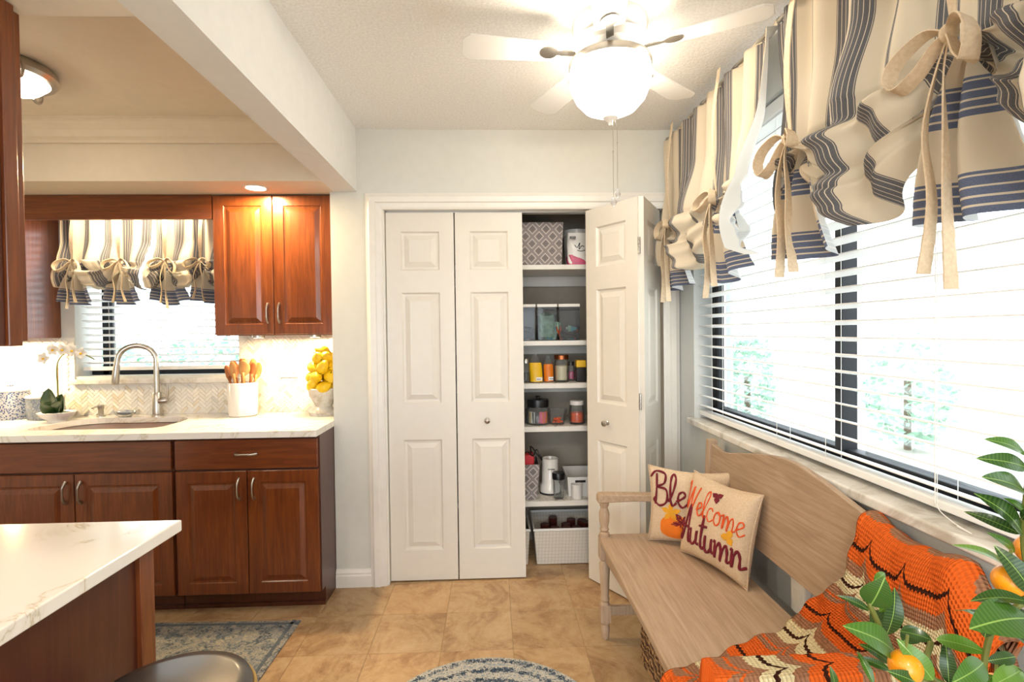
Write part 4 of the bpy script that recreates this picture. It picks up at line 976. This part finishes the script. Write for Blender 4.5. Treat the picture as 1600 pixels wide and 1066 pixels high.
# kitchen flush light
x, y = -1.815, 2.05
t = thing('flush_light', 'round nickel flush light on the kitchen tray ceiling', 'light', (x, y, 2.25))
obj('pan', MB().lathe(x, y, [(.15, 2.36), (.16, 2.35), (.165, 2.325), (.155, 2.31), (.14, 2.31)][::-1], 40), 'nickel', t, smooth=True)
obj('glass_shade', MB().lathe(x, y, [(0, 2.262), (.06, 2.266), (.11, 2.283), (.14, 2.312)], 40), 'tray_glass', t, smooth='all')
for k in range(3):
    a = R(-30+120*k); P = [(x+r_*cos(a), y+r_*sin(a), z_) for r_, z_ in ((.160, 2.335), (.172, 2.315), (.165, 2.29), (.148, 2.283), (.135, 2.292), (.14, 2.305))]
    obj('scroll_clip', MB().tube(sweep(P), .006, 8), 'nickel', t, smooth=True)

# ------------------------------------------------------------------ bench
def turned(cx_, cy_, prof): return MB().lathe(cx_, cy_, [(r, z) for z, r in prof], 20)
FY, NY = 2.25, 1.035
bt = thing('wooden_bench', 'whitewashed wooden bench with curved back under the window', 'bench', (.70, 1.64, 0))
obj('seat', MB().box(.452, .915, NY-.025, FY+.025, .425, .450), 'washed_oak', bt, bevel=.005, seg=3)
obj('front_apron', MB().prism([(FY-.02, .425), (NY+.02, .425), (NY+.02, .345)]+[(NY+.02+(FY-NY-.04)*k/12, .345+.035*sin(pi*k/12)) for k in range(1, 12)]+[(FY-.02, .345)], 0, .474, .492), 'washed_oak', bt, bevel=.002)
obj('rear_apron', MB().box(.90, .915, NY, FY, .35, .425), 'washed_oak', bt)
for yy in (FY, NY):
    obj('side_apron', MB().box(.49, .90, yy-.01, yy+.01, .36, .425), 'washed_oak_upright', bt)
    lg = [(0, .014), (.02, .016), (.05, .019), (.06, .014), (.068, .020), (.07, .022)]
    obj('front_leg', turned(.475, yy, [(0, .012), (.01, .016), (.05, .021), (.065, .015), (.075, .021), (.08, .022)]).box(.453, .497, yy-.022, yy+.022, .08, .155).add(*[MB().lathe(.475, yy, [(r, z) for z, r in [(.155, .020), (.165, .014), (.175, .020), (.19, .017), (.26, .020), (.33, .024), (.345, .016), (.355, .024)]], 20).__dict__[k] for k in ('v', 'f')]).box(.452, .498, yy-.023, yy+.023, .355, .43), 'washed_oak_upright', bt, smooth=True)
    obj('arm_post', turned(.475, yy, [(.45, .022), (.465, .022), (.472, .015), (.48, .021), (.49, .016), (.52, .022), (.55, .023), (.575, .015), (.585, .020), (.60, .022)]), 'washed_oak_upright', bt, smooth=True)
    obj('armrest', MB().prism([(.445, .600), (.445, .628), (.455, .638), (.60, .634), (.75, .628), (.93, .632), (.93, .602), (.75, .600), (.60, .604), (.50, .602)], 1, yy-.026, yy+.026), 'washed_oak', bt, bevel=.005, seg=3)
    obj('back_post', MB().prism([(.915, 0), (.955, 0), (.955, .45), (.968, .862), (.932, .862), (.915, .45)], 1, yy-.02, yy+.02), 'washed_oak_upright', bt, bevel=.003)
    obj('side_stretcher', MB().box(.48, .925, yy-.010, yy+.010, .105, .145), 'washed_oak_upright', bt, bevel=.003)
cr = [(2.235, .848), (2.184, .839), (2.14, .834), (2.092, .838), (2.0, .860), (1.91, .879), (1.822, .897), (1.74, .910), (1.677, .917), (1.6425, .918)]
cr = cr+[(3.285-a, b) for a, b in cr[::-1][1:]]
poly = cr+[(1.05, .558), (2.235, .558)]
m = MB()
def bx_(z): return .925+(z-.45)*.04
n_ = len(poly); m.add([(bx_(z), y_, z) for y_, z in poly]+[(bx_(z)+.020, y_, z) for y_, z in poly], [tuple(range(n_)), tuple(range(n_, 2*n_))[::-1]]+[(i, n_+i, n_+(i+1) % n_, (i+1) % n_) for i in range(n_)])
obj('backrest', m, 'washed_oak', bt, bevel=.003)
# basket below
t = thing('woven_basket', 'brown woven basket on the floor under the bench', 'basket', (.72, 1.85, .001))
def bk(a, q=1.0):
    e_ = lambda t_: math.copysign(abs(t_)**.4, t_)
    return V((.745+.150*q*e_(cos(a)), 1.86+.31*q*e_(sin(a)), 0))
obj('basket_wall', MB().grid(lambda u, v: bk(2*pi*u, .97)+V((0, 0, .002+.27*v)), 48, 4), 'woven_cane', t, smooth=True)
obj('basket_base', MB().box(.61, .88, 1.57, 2.15, .001, .012), 'woven_cane', t)
m = MB()
for r_ in range(10):
    z = .014+r_*.027; P = []
    for k in range(110): a = 2*pi*k/110; q = 1.0+.030*sin(22*a+r_*pi); p = bk(a, q); p.z = z+.003*sin(11*a); P.append(p)
    m.tube(P, .011, 7, True)
o = obj('cane_weave', m, 'woven_cane', t, smooth=True)

# ------------------------------------------------------------------ pillows
GL = {
 'W': (.80, [[(0, .85), (.08, 1), (.12, .6), (.2, .03), (.35, .6), (.44, .9), (.44, .5), (.5, .03), (.65, .5), (.78, .98)]]),
 'e': (.32, [[(0, .16), (.15, .24), (.27, .36), (.2, .47), (.08, .38), (.06, .15), (.18, 0), (.34, .12)]]),
 'l': (.24, [[(0, .12), (.15, .45), (.22, .85), (.14, 1.02), (.07, .8), (.06, .3), (.12, .02), (.25, .12)]]),
 'c': (.32, [[(.28, .38), (.2, .47), (.08, .38), (.05, .15), (.17, 0), (.34, .12)]]),
 'o': (.40, [[(.2, .46), (.08, .35), (.06, .12), (.18, 0), (.3, .12), (.3, .35), (.2, .46), (.26, .38), (.42, .42)]]),
 'm': (.58, [[(0, .4), (.05, .44), (.06, 0), (.11, .3), (.2, .46), (.26, .3), (.26, 0), (.32, .32), (.42, .46), (.48, .3), (.48, .06), (.6, .12)]]),
 'A': (.52, [[(-.06, .12), (.02, -.04), (.16, .3), (.36, 1.05), (.40, .5), (.44, .02), (.54, .1)], [(-.02, .5), (.1, .36), (.3, .42), (.5, .38)]]),
 'u': (.36, [[(.02, .45), (.03, .1), (.12, 0), (.24, .15), (.28, .45), (.28, .1), (.38, .1)]]),
 't': (.24, [[(.12, .95), (.09, .3), (.13, .02), (.26, .12)], [(-.02, .62), (.28, .68)]]),
 'n': (.36, [[(.0, .42), (.04, .44), (.05, .0), (.1, .3), (.2, .46), (.27, .3), (.27, .05), (.38, .12)]]),
 'B': (.50, [[(.12, .95), (.1, .5), (.04, 0)], [(-.1, .8), (.1, 1.02), (.38, .98), (.36, .68), (.12, .53), (.42, .48), (.44, .12), (.2, -.03), (-.02, .12), (.05, .2)]]),
 's': (.28, [[(0, .1), (.15, .50), (.1, .32), (.25, .2), (.2, .02), (.03, .04)]]),
 'd': (.38, [[(.28, .38), (.15, .46), (.05, .2), (.15, 0), (.28, .2), (.32, 1.0), (.30, .1), (.4, .1)]]),
}
def pillow(label, p0, e, width, height, lean, thick, deco):
    "p0 bottom-left corner on the seat, e unit vector along the bottom edge (as seen), lean backwards"
    e = V((e[0], e[1], 0)).normalized(); nrm = V((e.y, -e.x, 0))
    if nrm.dot(V((-.7, -1, 0))) < 0: nrm = -nrm
    up = (V((0, 0, 1))*cos(lean)-nrm*sin(lean)).normalized(); nf = e.cross(up)
    if nf.dot(nrm) < 0: nf = -nf
    p0 = V(p0)
    def th(u, v): return thick*(max(0, (1-abs(2*u-1)**2.6))*max(0, (1-abs(2*v-1)**2.6)))**.42
    def base(u, v):
        # corners poke out, edges pull in
        uu, vv = 2*u-1, 2*v-1; k = 1-.10*(1-vv*vv) * abs(uu)**2; q = 1-.11*(1-uu*uu)*abs(vv)**2
        return p0+e*(width*(.5+uu*k/2))+up*(height*(.5+vv*q/2))
    def P(u, v, s=1, off=0): return base(u, v)+nf*(s*th(u, v)+off)
    t = thing('throw_pillow', label, 'pillow', tuple(p0+e*width/2))
    m = MB().grid(lambda u, v: P(u, v, 1)+nf*(.002*sin(17*u+9*v)*(u*(1-u)*4)), 36, 36); m.grid(lambda u, v: P(1-u, v, -1), 36, 36)
    obj('cover', m, 'pillow_linen', t, smooth='all', weld=True)
    m = MB().tube([P(a, b, 0) for a, b in [(k/20, 0) for k in range(20)]+[(1, k/20) for k in range(20)]+[(1-k/20, 1) for k in range(20)]+[(0, 1-k/20) for k in range(20)]], .0028, 6, True)
    obj('seam', m, 'pillow_linen', t, smooth=True)
    for kind, matn, arg in deco:
        if kind == 'text':
            txt, u0, v0, size, wd, slope = arg; x = 0
            for ch in txt:
                adv, strokes = GL[ch]; m = MB()
                for s_ in strokes:
                    q = sweep([(x+a, b, 0) for a, b in s_], 6)
                    pts = [P(u0+a.x*size/width, v0+a.y*size/height+slope*a.x*size/width, 1, .0012) for a in q]
                    m.tube(pts, [wd*(.75+.35*abs(sin(i*.5))) for i in range(len(pts))], 8)
                obj('letter', m, matn, t, smooth=True); x += adv
        else:
            pts, inner = arg; n_ = len(pts); c_ = inner; m = MB(); L = []
            for k in range(5): L.append([P(c_[0]+(a-c_[0])*k/4, c_[1]+(b-c_[1])*k/4, 1, .0022) for a, b in pts])
            L.append([P(a, b, 1, -.001) for a, b in pts]); vs = sum(L, []); fs = []
            for k in range(5):
                for i in range(n_): fs.append((k*n_+i, k*n_+(i+1) % n_, (k+1)*n_+(i+1) % n_, (k+1)*n_+i))
            m.add(vs, fs); obj(kind, m, matn, t)
    return t
def leafshape(cx_, cy_, s, rot, k=5, asp=1):
    P = []
    for i in range(k*8):
        a = 2*pi*i/(k*8); r_ = s*(.42+.58*abs(cos(k*a/2))**1.5+.10*cos(3*k*a)); P.append((cx_+r_*cos(a+rot), cy_+asp*r_*sin(a+rot)))
    return P, (cx_, cy_)
def oval(cx_, cy_, a_, b_): 
    return [(cx_+a_*cos(2*pi*i/32)*(1+.04*cos(10*pi*i/32)), cy_+b_*sin(2*pi*i/32)) for i in range(32)], (cx_, cy_)
pillow('linen pillow with maroon script and orange pumpkin nearest the closet', (.648, 2.195, .452), (.93-.655, 2.055-2.205), .335, .315, R(4), .045,
       [('text', 'maroon_felt', ('Bless', .07, .52, .135, .0046, 0)), ('pumpkin', 'pumpkin_felt', oval(.36, .24, .20, .17)), ('leaf_applique', 'gold_felt', leafshape(.30, .44, .12, .3)), ('leaf_applique', 'maroon_felt', leafshape(.44, .32, .13, .9))])
pillow('linen pillow reading Welcome Autumn on the bench seat', (.745, 2.075, .452), (.110, -.335), .352, .325, R(13), .055,
       [('text', 'orange_felt', ('Welcome', .05, .56, .108, .0028, -.06)), ('text', 'maroon_felt', ('Autumn', .07, .20, .134, .005, -.04)),
        ('leaf_applique', 'maroon_felt', leafshape(.55, .84, .075, .7, 3)), ('leaf_applique', 'gold_felt', leafshape(.80, .46, .085, 1.2, 3))])

# ------------------------------------------------------------------ afghan over the near end of the bench
CS = [(.985, .70), (.985, .80), (.982, .875), (.962, .905), (.932, .895), (.912, .84), (.902, .76), (.893, .68), (.88, .60), (.855, .535), (.80, .487), (.70, .470), (.60, .468), (.50, .470), (.455, .468), (.436, .44), (.432, .38), (.434, .32)]
cs = sweep([(a, 0, b) for a, b in CS], 10); acc = [0]
for i in range(1, len(cs)): acc.append(acc[-1]+(cs[i]-cs[i-1]).length)
LT = acc[-1]
def cs_at(s):
    for i in range(1, len(acc)):
        if acc[i] >= s: k = (s-acc[i-1])/(acc[i]-acc[i-1]+1e-9); return cs[i-1].lerp(cs[i], k)
    return cs[-1]
def crest(y_):
    for (a, b), (c, d) in zip(cr, cr[1:]):
        if c <= y_ <= a: return b+(d-b)*(a-y_)/(a-c)
    return cr[-1][1]
def afg(u, v):
    s = v*LT; p = cs_at(s); pn = cs_at(min(LT, s+.01)); tg = (pn-cs_at(max(0, s-.01))).normalized(); nr = V((-tg.z, 0, tg.x))
    if nr.x > 0 and p.x < .97: nr = -nr
    if nr.dot(V((-1, 0, 1))) < 0: nr = -nr
    top = smooth01((p.z-.5)/.3)
    yl = 1.285+.07*smooth01((s-.25)/.35)*(1)+.12*smooth01((.82-p.x)/.1)*0+.012*sin(s*23)
    if p.z < .5: yl = 1.43-.12*smooth01((.80-p.x)/.35)
    else: yl = 1.285+.150*(1-top)
    y_ = yl-(yl-.93)*u
    dz = (crest(max(min(y_, 2.2), 1.05))-.905)*top*1.0
    drop = 0
    if y_ < 1.02: drop = (1.02-y_)*1.2*top
    if y_ < 1.01 and top < .5: drop = (1.01-y_)*.6
    wav = .006*sin(y_*34+s*6)+.004*sin(s*27+y_*17)
    hemp = .006*sin(s*60) if u < .02 else 0
    q = V((p.x, y_+hemp, p.z+dz-drop))+nr*(.008+abs(wav)*.9)
    arm = exp(-((y_-NY)/.06)**2)*(1 if p.x < .93 else 0)
    if p.z < .66 and .44 < p.x < .93 and p.z+dz < .66: q.z = max(q.z, q.z+(.655-q.z)*smooth01(arm*1.3))
    return q
m = MB().grid(afg, 70, 220, lambda u, v: (u*.50, v*LT))
o = obj('crochet_blanket', m, 'crochet_wool', smooth='all', solid=.007); tag(o, 'orange brown and cream ripple crochet blanket over the bench', 'blanket')
# wall outlet
x, y, z = XR, 1.665, .463
t = thing('wall_outlet', 'white outlet cover low on the wall behind the bench', 'outlet', (x, y, z-.06))
obj('cover', MB().box(x-.028, x, y-.040, y+.040, z-.06, z+.06), 'white_plastic', t, bevel=.008, seg=3)
obj('socket', MB().box(x-.030, x-.027, y-.018, y+.018, z-.03, z+.03), 'ceramic_white', t, bevel=.002)

# ------------------------------------------------------------------ curtains
def valance(name, label, O, A, OUT, W_, ties, ztop, zk, zsw, zf, hang, tail, npl, flap=.13, bow=1., seed=0, group=None, ep=.085, uo=0):
    O, A, OUT = V(O), V(A), V(OUT); rnd = random.Random(seed)
    t = thing(name, label, 'curtain', tuple(O+A*W_/2+V((0, 0, zf-O.z))), group)
    ph = [rnd.uniform(0, 6.28) for _ in range(6)]
    half = (ties[1]-ties[0])/2 if len(ties) > 1 else W_/2
    def W3(a, o_, z): p = O+A*a+OUT*o_; return V((p.x, p.y, z))
    def body(u, v):
        a0 = u*W_; tt = min(ties, key=lambda q: abs(q-a0)); d = abs(a0-tt); dn = min(1, d/half)
        S = .02+(zk-zsw)*sin(dn*pi/2)**1.0
        pl = cos(2*pi*u*npl+ph[0]+.8*sin(6*u+ph[1]))
        amp = .020+.016*v
        # fabric around the rod
        if v < .06:
            q = v/.06; return W3(a0, .012*sin(pi*q)*1.2+pl*.004, ztop+.015*cos(pi*q))
        vv = (v-.06)/.94
        pinch = exp(-(d/.11)**2)
        edge = 0
        if u < .12: edge = (1-u/.12)*ep*smooth01(vv*1.5)
        if u > .88: edge = -((u-.88)/.12)*ep*smooth01(vv*1.5)
        o_ = .02+.01+pl*amp*(1-.7*pinch*smooth01(vv*1.8))+.025*vv*dn
        if vv < .58:
            q = vv/.58; z = ztop-.015+(zk-ztop+.015)*q
            a = a0-(a0-tt)*.28*pinch*q**2+edge
            o_ += .05*dn*smooth01((q-.5)*2)
            return W3(a, o_, z)
        w = (vv-.58)/.42; fk = min(1, d/.07)*smooth01(u/.14)*smooth01((1-u)/.14)
        ang = w*2*pi*2.2+ph[2]+u*2.2
        z = zk-w*S+.010*sin(ang*1.0)*fk
        o_ += (.05*dn)+.032*sin(ang)*fk*sin(pi*min(1, w*1.1+.15))+.045*sin(pi*w)*dn
        o_ += .006*sin(ang*3.1+5*u+ph[4])*fk*smooth01(w*4); z += .003*sin(ang*2.7+ph[5])*fk*sin(pi*w)
        if w > .86: o_ -= (w-.86)/.14*.05; z += (w-.86)/.14*.02
        a = a0-(a0-tt)*.28*pinch+edge+.012*sin(ang*.7+ph[3])*fk
        return W3(a, o_, z)
    FULL = 1.42
    obj('fabric', MB().grid(body, 260, 120, lambda u, v: (u*W_*FULL+uo, (1-v)*1.0), flip=True), 'curtain_stripe', t, smooth='all')
    for i, ti in enumerate(ties):
        k3 = rnd.uniform(0, 6); asym = rnd.uniform(-.02, .02)
        def skirt(u, v):
            p_ = 2*u-1; sp_ = .018+flap*v**.75
            a = ti+p_*sp_+asym*v; drop = (zk-.015-zf)*(1-.10*abs(p_)+.03*sin(3*p_+k3))
            o_ = .035+.03*sin(pi*v*.8)+(.012+.03*v)*cos(p_*2*pi*1.15+k3)-.02*abs(p_)*v
            z = zk-.005-v*drop
            return W3(a, o_, z)
        obj('gathered_flap', MB().grid(skirt, 60, 36, lambda u, v: (u*.4, (1-v)*(zk-zf)), flip=True), 'curtain_border', t, smooth='all')
        # strap from the rod to the knot, bow and tails
        wd = hang
        st_ = [W3(ti+.004*sin(q*4), .062+.022*sin(pi*q)+.012*q, ztop+.012+(zk-ztop-.012)*q) for q in [k/14 for k in range(15)]]
        tie = obj('tie_strap', MB().strip(st_, A, [wd]*10+[wd*.9, wd*.8, wd*.65, wd*.5, wd*.4]), 'tie_linen', t, smooth=True)
        K = W3(ti, .088, zk)
        obj('knot', MB().sphere(K, wd*.55, 12, (1, 1, 1.15)), 'tie_linen', tie, smooth='all')
        for sgn, sz in ((-1, rnd.uniform(.8, 1.15)), (1, rnd.uniform(.8, 1.15))):
            L_ = .085*bow*sz; drp = rnd.uniform(.5, 1.1)
            pts = [(0, 0, 0), (sgn*.35*L_, .012, .16*L_), (sgn*.8*L_, .03, -.10*L_*drp), (sgn*1.0*L_, .035, -.55*L_*drp), (sgn*.85*L_, .03, -1.0*L_*drp), (sgn*.5*L_, .018, -.75*L_*drp), (sgn*.2*L_, .008, -.25*L_*drp), (0, 0, 0)]
            P_ = sweep([K+A*a+OUT*b+V((0, 0, c)) for a, b, c in pts], 5); n_ = len(P_)
            obj('bow_loop', MB().strip(P_, (OUT*.9+V((0, 0, .35))), [wd*(.35+.75*sin(pi*min(1, max(0, q/(n_-1))))**.5) for q in range(n_)]), 'tie_linen', tie, smooth=True)
            tl_ = tail*rnd.uniform(.8, 1.1); sw = sgn*rnd.uniform(.015, .05)
            pts = [(0, 0, 0), (sw*.3, .015, -.15*tl_), (sw*.8, .02, -.4*tl_), (sw*.6, .012, -.7*tl_), (sw*1.1, .012, -tl_)]
            P_ = sweep([K+A*a+OUT*b+V((0, 0, c)) for a, b, c in pts], 5); n_ = len(P_)
            obj('tie_tail', MB().strip(P_, [A*cos(.4+q*.06)+OUT*sin(.4+q*.06) for q in range(n_)], [wd*(.45+.5*min(1, q/6)) for q in range(n_)]), 'tie_linen', tie, smooth=True)
    return t
AX, OX = (0, -1, 0), (-1, 0, 0)
rodx, rodz = .955, 2.352
valance('tie_up_valance', 'blue striped linen tie-up curtain nearest the closet', (rodx+.01, 2.75, rodz), AX, OX, 1.04, [.16, .70], rodz, 1.872, 1.60, 1.52, .026, .42, 7, .125, 1.0, 1, 'striped tie-up curtains over the bench window', uo=.135)
valance('tie_up_valance', 'blue striped linen tie-up curtain with the largest bow', (rodx+.01, 1.70, rodz), AX, OX, 1.04, [.17, .72], rodz, 1.90, 1.60, 1.52, .030, .46, 7, .135, 1.15, 4, 'striped tie-up curtains over the bench window', uo=.10)
t = thing('curtain_rod', 'thin metal rod holding the striped curtains by the ceiling', 'curtain rod', (rodx, 1.7, rodz-.02))
obj('rod', MB().tube([(rodx, 2.77, rodz), (rodx, .55, rodz)], .008, 14), 'nickel', t, smooth=True)
obj('finial', MB().sphere((rodx, 2.79, rodz), .019, 16), 'nickel', t, smooth='all')
for yy in (2.765, .58): obj('bracket', MB().tube([(XR, yy, rodz), (rodx, yy, rodz)], .006, 10), 'nickel', t, smooth=True)
kA, kO = (1, 0, 0), (0, -1, 0); kr = 2.02
valance('kitchen_valance', 'short striped tie-up curtain over the sink window, half beside bare cabinet', (-2.385, 3.055, kr), kA, kO, .485, [.095, .345], kr, 1.752, 1.60, 1.505, .022, .27, 4.5, .08, .8, 8, 'striped tie-up curtains over the sink', ep=.0, uo=.05)
valance('kitchen_valance', 'short striped tie-up curtain over the sink window, half beside doored cabinet', (-1.900, 3.050, kr), kA, kO, .43, [.11, .30], kr, 1.752, 1.60, 1.505, .022, .26, 4.5, .08, .8, 11, 'striped tie-up curtains over the sink', ep=.0, uo=.02)
t = obj('kitchen_rod', MB().tube([(-2.49, 3.04, kr), (-1.475, 3.04, kr)], .006, 12), 'nickel', smooth=True); tag(t, 'slim metal rod of the sink window curtains', 'curtain rod')

# ------------------------------------------------------------------ tangerine tree
px_, py_ = .66, .56
t = thing('tangerine_tree', 'potted tangerine tree with glossy leaves in the near corner', 'citrus tree', (px_, py_, 0))
obj('pot', MB().lathe(px_, py_, [(.10, 0), (.11, .01), (.145, .24), (.155, .245), (.155, .27), (.14, .27), (.13, .235), (0, .23)], 36), 'terracotta', t, smooth=True)
obj('soil', MB().lathe(px_, py_, [(.133, .228), (.10, .240), (0, .244)], 24), 'soil', t, smooth=True)
obj('trunk', MB().tube(sweep([(px_, py_, .22), (px_+.01, py_+.005, .5), (px_-.01, py_, .75), (px_, py_+.02, .9)]), [.014]*6+[.012]*6+[.010]*7, 10), 'bark', t, smooth=True)
CO = lambda a, b: (1180+a/2.693, 670+b/2.693)
lf = None
LEAF = MB().grid(lambda u, v: V((v, (2*u-1)*.19*(sin(pi*min(1, v**.8))**.8 if 0 < v < 1 else 0), .09*sin(pi*v)*1-.05*v*v+.10*abs(2*u-1)**1.3*.38*sin(pi*v))), 8, 12)
def put_leaf(b, e_, wid=1., nrm=None, name='leaf'):
    global lf
    if lf is None: lf = obj('leaf', LEAF, 'citrus_leaf', t, world=False, smooth='all'); o = lf
    else: o = lf.copy(); COL.objects.link(o)
    b, e_ = V(b), V(e_); d = e_-b; L_ = d.length; X_ = d.normalized(); N_ = V(nrm or (-.3, -.75, .8)); Y_ = N_.cross(X_).normalized(); Z_ = X_.cross(Y_)
    m4 = Matrix((X_*L_, Y_*L_*wid, Z_*L_)).transposed().to_4x4(); m4.translation = b-V((px_, py_, 0)); o.parent = t; o.matrix_local = m4
random.seed(12)
LV = [((1140, 110), (970, 40), .60, .60, .9), ((1145, 165), (937, 122), .60, .60, .9), ((1150, 290), (965, 197), .60, .58, .95), ((1128, 445), (935, 270), .60, .60, 1.0), ((1120, 445), (878, 345), .60, .64, .7),
      ((1145, 370), (1050, 290), .6, .6, .9), ((1120, 380), (1185, 330), .6, .58, 1), ((1095, 520), (980, 435), .62, .62, .7), ((1170, 700), (1010, 490), .58, .60, 1.05), ((1160, 800), (908, 835), .56, .55, 1.5), ((965, 880), (988, 728), .6, .6, 1.0),
      ((485, 745), (545, 632), .66, .64, 1.9), ((500, 640), (548, 606), .66, .67, 1.2), ((552, 870), (592, 672), .66, .66, 1.0), ((482, 765), (348, 700), .66, .67, .7), ((482, 770), (545, 890), .68, .70, 1.4), ((585, 940), (382, 828), .64, .62, 1.0), ((565, 985), (440, 905), .66, .66, .8),
      ((750, 1060), (598, 885), .60, .62, 1.2), ((760, 885), (978, 942), .62, .60, 1.0), ((815, 1075), (800, 890), .62, .63, .9), ((565, 1015), (425, 958), .66, .67, .7), ((500, 1075), (430, 935), .64, .66, .7), ((335, 1090), (316, 1000), .64, .64, .9),
      ((1095, 960), (972, 978), .6, .6, 1.1), ((960, 985), (835, 1070), .58, .56, 1.2), ((1150, 1075), (1025, 995), .6, .6, 1), ((1000, 1080), (1130, 1010), .58, .6, 1), ((640, 1080), (740, 960), .66, .68, 1.3), ((620, 900), (700, 840), .68, .70, 1.3), ((700, 1080), (560, 1020), .6, .6, 1), ((900, 1085), (1010, 1040), .6, .6, 1.1), ((745, 890), (610, 850), .66, .68, 1.2), ((520, 770), (590, 720), .67, .68, .8)]
for b, e_, d0, d1, wd in LV:
    B = pt(*CO(*b), d0); E_ = pt(*CO(*e_), d1); put_leaf(B, E_, wd, (-.2+random.uniform(-.3, .3), -.8+random.uniform(-.2, .2), .7+random.uniform(-.2, .2)))
for k in range(34):                                   # the rest of the crown, beyond and below the frame
    a = random.uniform(0, 2*pi); rr = random.uniform(.04, .17); z = random.uniform(.74, 1.08); c_ = V((px_+.05+rr*cos(a)*.9, py_-.02+rr*sin(a), z))
    if c_.y > .60 and c_.z > .93: c_.y = .58
    if c_.z > .90 and c_.x < .60: c_.x = .66+abs(random.gauss(0, .08)); 
    d = V((cos(a), sin(a), random.uniform(-.2, .6))).normalized(); put_leaf(c_, c_+d*random.uniform(.05, .075), 1.0, (cos(a)*-.3, -.3, 1))
def stem_(pts, r0=.0035): obj('branch', MB().tube(sweep([V(p) for p in pts], 5), r0, 8), 'plant_stem', t, smooth=True)
T0 = V((px_, py_+.02, .88))
stem_([T0, pt(*CO(800, 1090), .62), pt(*CO(640, 1030), .64), pt(*CO(560, 900), .66), pt(*CO(490, 760), .66), pt(*CO(485, 740), .66)])
stem_([T0, pt(*CO(990, 1080), .60), pt(*CO(985, 880), .60), pt(*CO(1060, 780), .59), pt(*CO(1150, 690), .59), pt(*CO(1130, 460), .6), pt(*CO(1150, 200), .6), pt(*CO(1155, 90), .6)])
stem_([T0, pt(*CO(760, 1060), .62), pt(*CO(740, 900), .65)]); stem_([pt(*CO(640, 1030), .64), pt(*CO(600, 1000), .65), pt(*CO(565, 985), .66)], .0025)
for (c_, d_, r_, lab) in (((633, 1003), .615, .0185, ''), ((1070, 640), .60, .0175, ''), ((1165, 510), .62, .0175, ''), ((1010, 1085), .66, .015, '')):
    p = pt(*CO(*c_), d_); f = obj('tangerine', MB().grid(lambda u, v: p+V((r_*sin(pi*v)*cos(2*pi*u), r_*sin(pi*v)*sin(2*pi*u), -r_*1.04*cos(pi*v)+.12*r_*exp(-(sin(pi*v)/.25)**2)*(cos(pi*v)))), 24, 16), 'tangerine', t, smooth='all')
    obj('fruit_stalk', MB().tube([p+V((0, 0, r_)), p+V((.004, .002, r_+.02))], .0018, 6), 'plant_stem', f)
# ------------------------------------------------------------------ outside
struct('ground_outside', MB().box(-12, 14, -14, 16, -.35, -.2), 'outside_paving', 'pale paving outside the windows')
b_ = thing('neighbour_building', 'pale house wall far outside the bench window', 'building', (8, 3, -.2))
obj('wall_face', MB().box(7.5, 8, -6, 4.5, -.2, 3.2), 'outside_render', b_); obj('roof', MB().prism([(7.0, 3.2), (8.5, 3.2), (8.5, 4.0)], 1, -6.2, 4.7), 'outside_render', b_)
random.seed(31)
def shrub(c, r_, h_, lab, n=900):
    m = MB(); c = V(c)
    for k in range(n):
        a = random.uniform(0, 2*pi); q = random.uniform(-1, 1); s = sqrt(1-q*q); rr = random.uniform(.75, 1)
        p = c+V((r_*s*cos(a)*rr, r_*s*sin(a)*rr, h_/2+h_/2*q*rr)); d = V((random.gauss(0, 1), random.gauss(0, 1), random.gauss(0, 1)+.6)).normalized(); w_ = d.orthogonal().normalized()
        m.add([p, p+d*.05+w_*.03, p+d*.11, p+d*.05-w_*.03], [(0, 1, 2, 3)])
    t = thing('garden_shrub', lab, 'shrub', tuple(c)); o = obj('foliage', m, 'shrub_green', t); o['kind'] = 'stuff'
    obj('stem', MB().tube([c, c+V((0, 0, h_*.6))], .04, 8), 'bark', t)
shrub((3.4, 6.9, -.2), .35, 1.5, 'small green shrub outside, behind the narrow mullion'); shrub((5.2, 6.4, -.2), .5, 1.5, 'low green shrub outside, between the two mullions'); shrub((6.6, 4.9, -.2), .6, 2.0, 'pale green shrub outside, beside the wide mullion')
shrub((-3.5, 6.6, -.2), .75, 1.55, 'round shrub outside the sink window'); shrub((-5.3, 7.4, -.2), .7, 1.45, 'shrub outside the sink window behind the faucet'); shrub((-2.0, 8.8, -.2), .6, 1.5, 'shrub outside the sink window behind the doored cabinet')
# fill lamps added unseen behind the viewpoint to brighten the room
for i, (x, y, p) in enumerate(((.1, -.9, 32), (-2.0, -1.2, 28), (-1.9, .2, 14))):
    t = thing('fill_lamp', ['added flat round fill lamp behind the dinette', 'added flat round fill lamp deep in the kitchen', 'added flat round fill lamp over the island'][i], 'light', (x, y, 2.36))
    obj('fill_lamp_body', MB().lathe(x, y, [(.15, 2.40), (.17, 2.38), (.17, 2.41)], 32), 'white_plastic', t, smooth=True)
    o = area('fill_area', (x, y, 2.365), (0, 0, 0), .3, .3, p, (1, .9, .78)); o.data.shape = 'DISK'
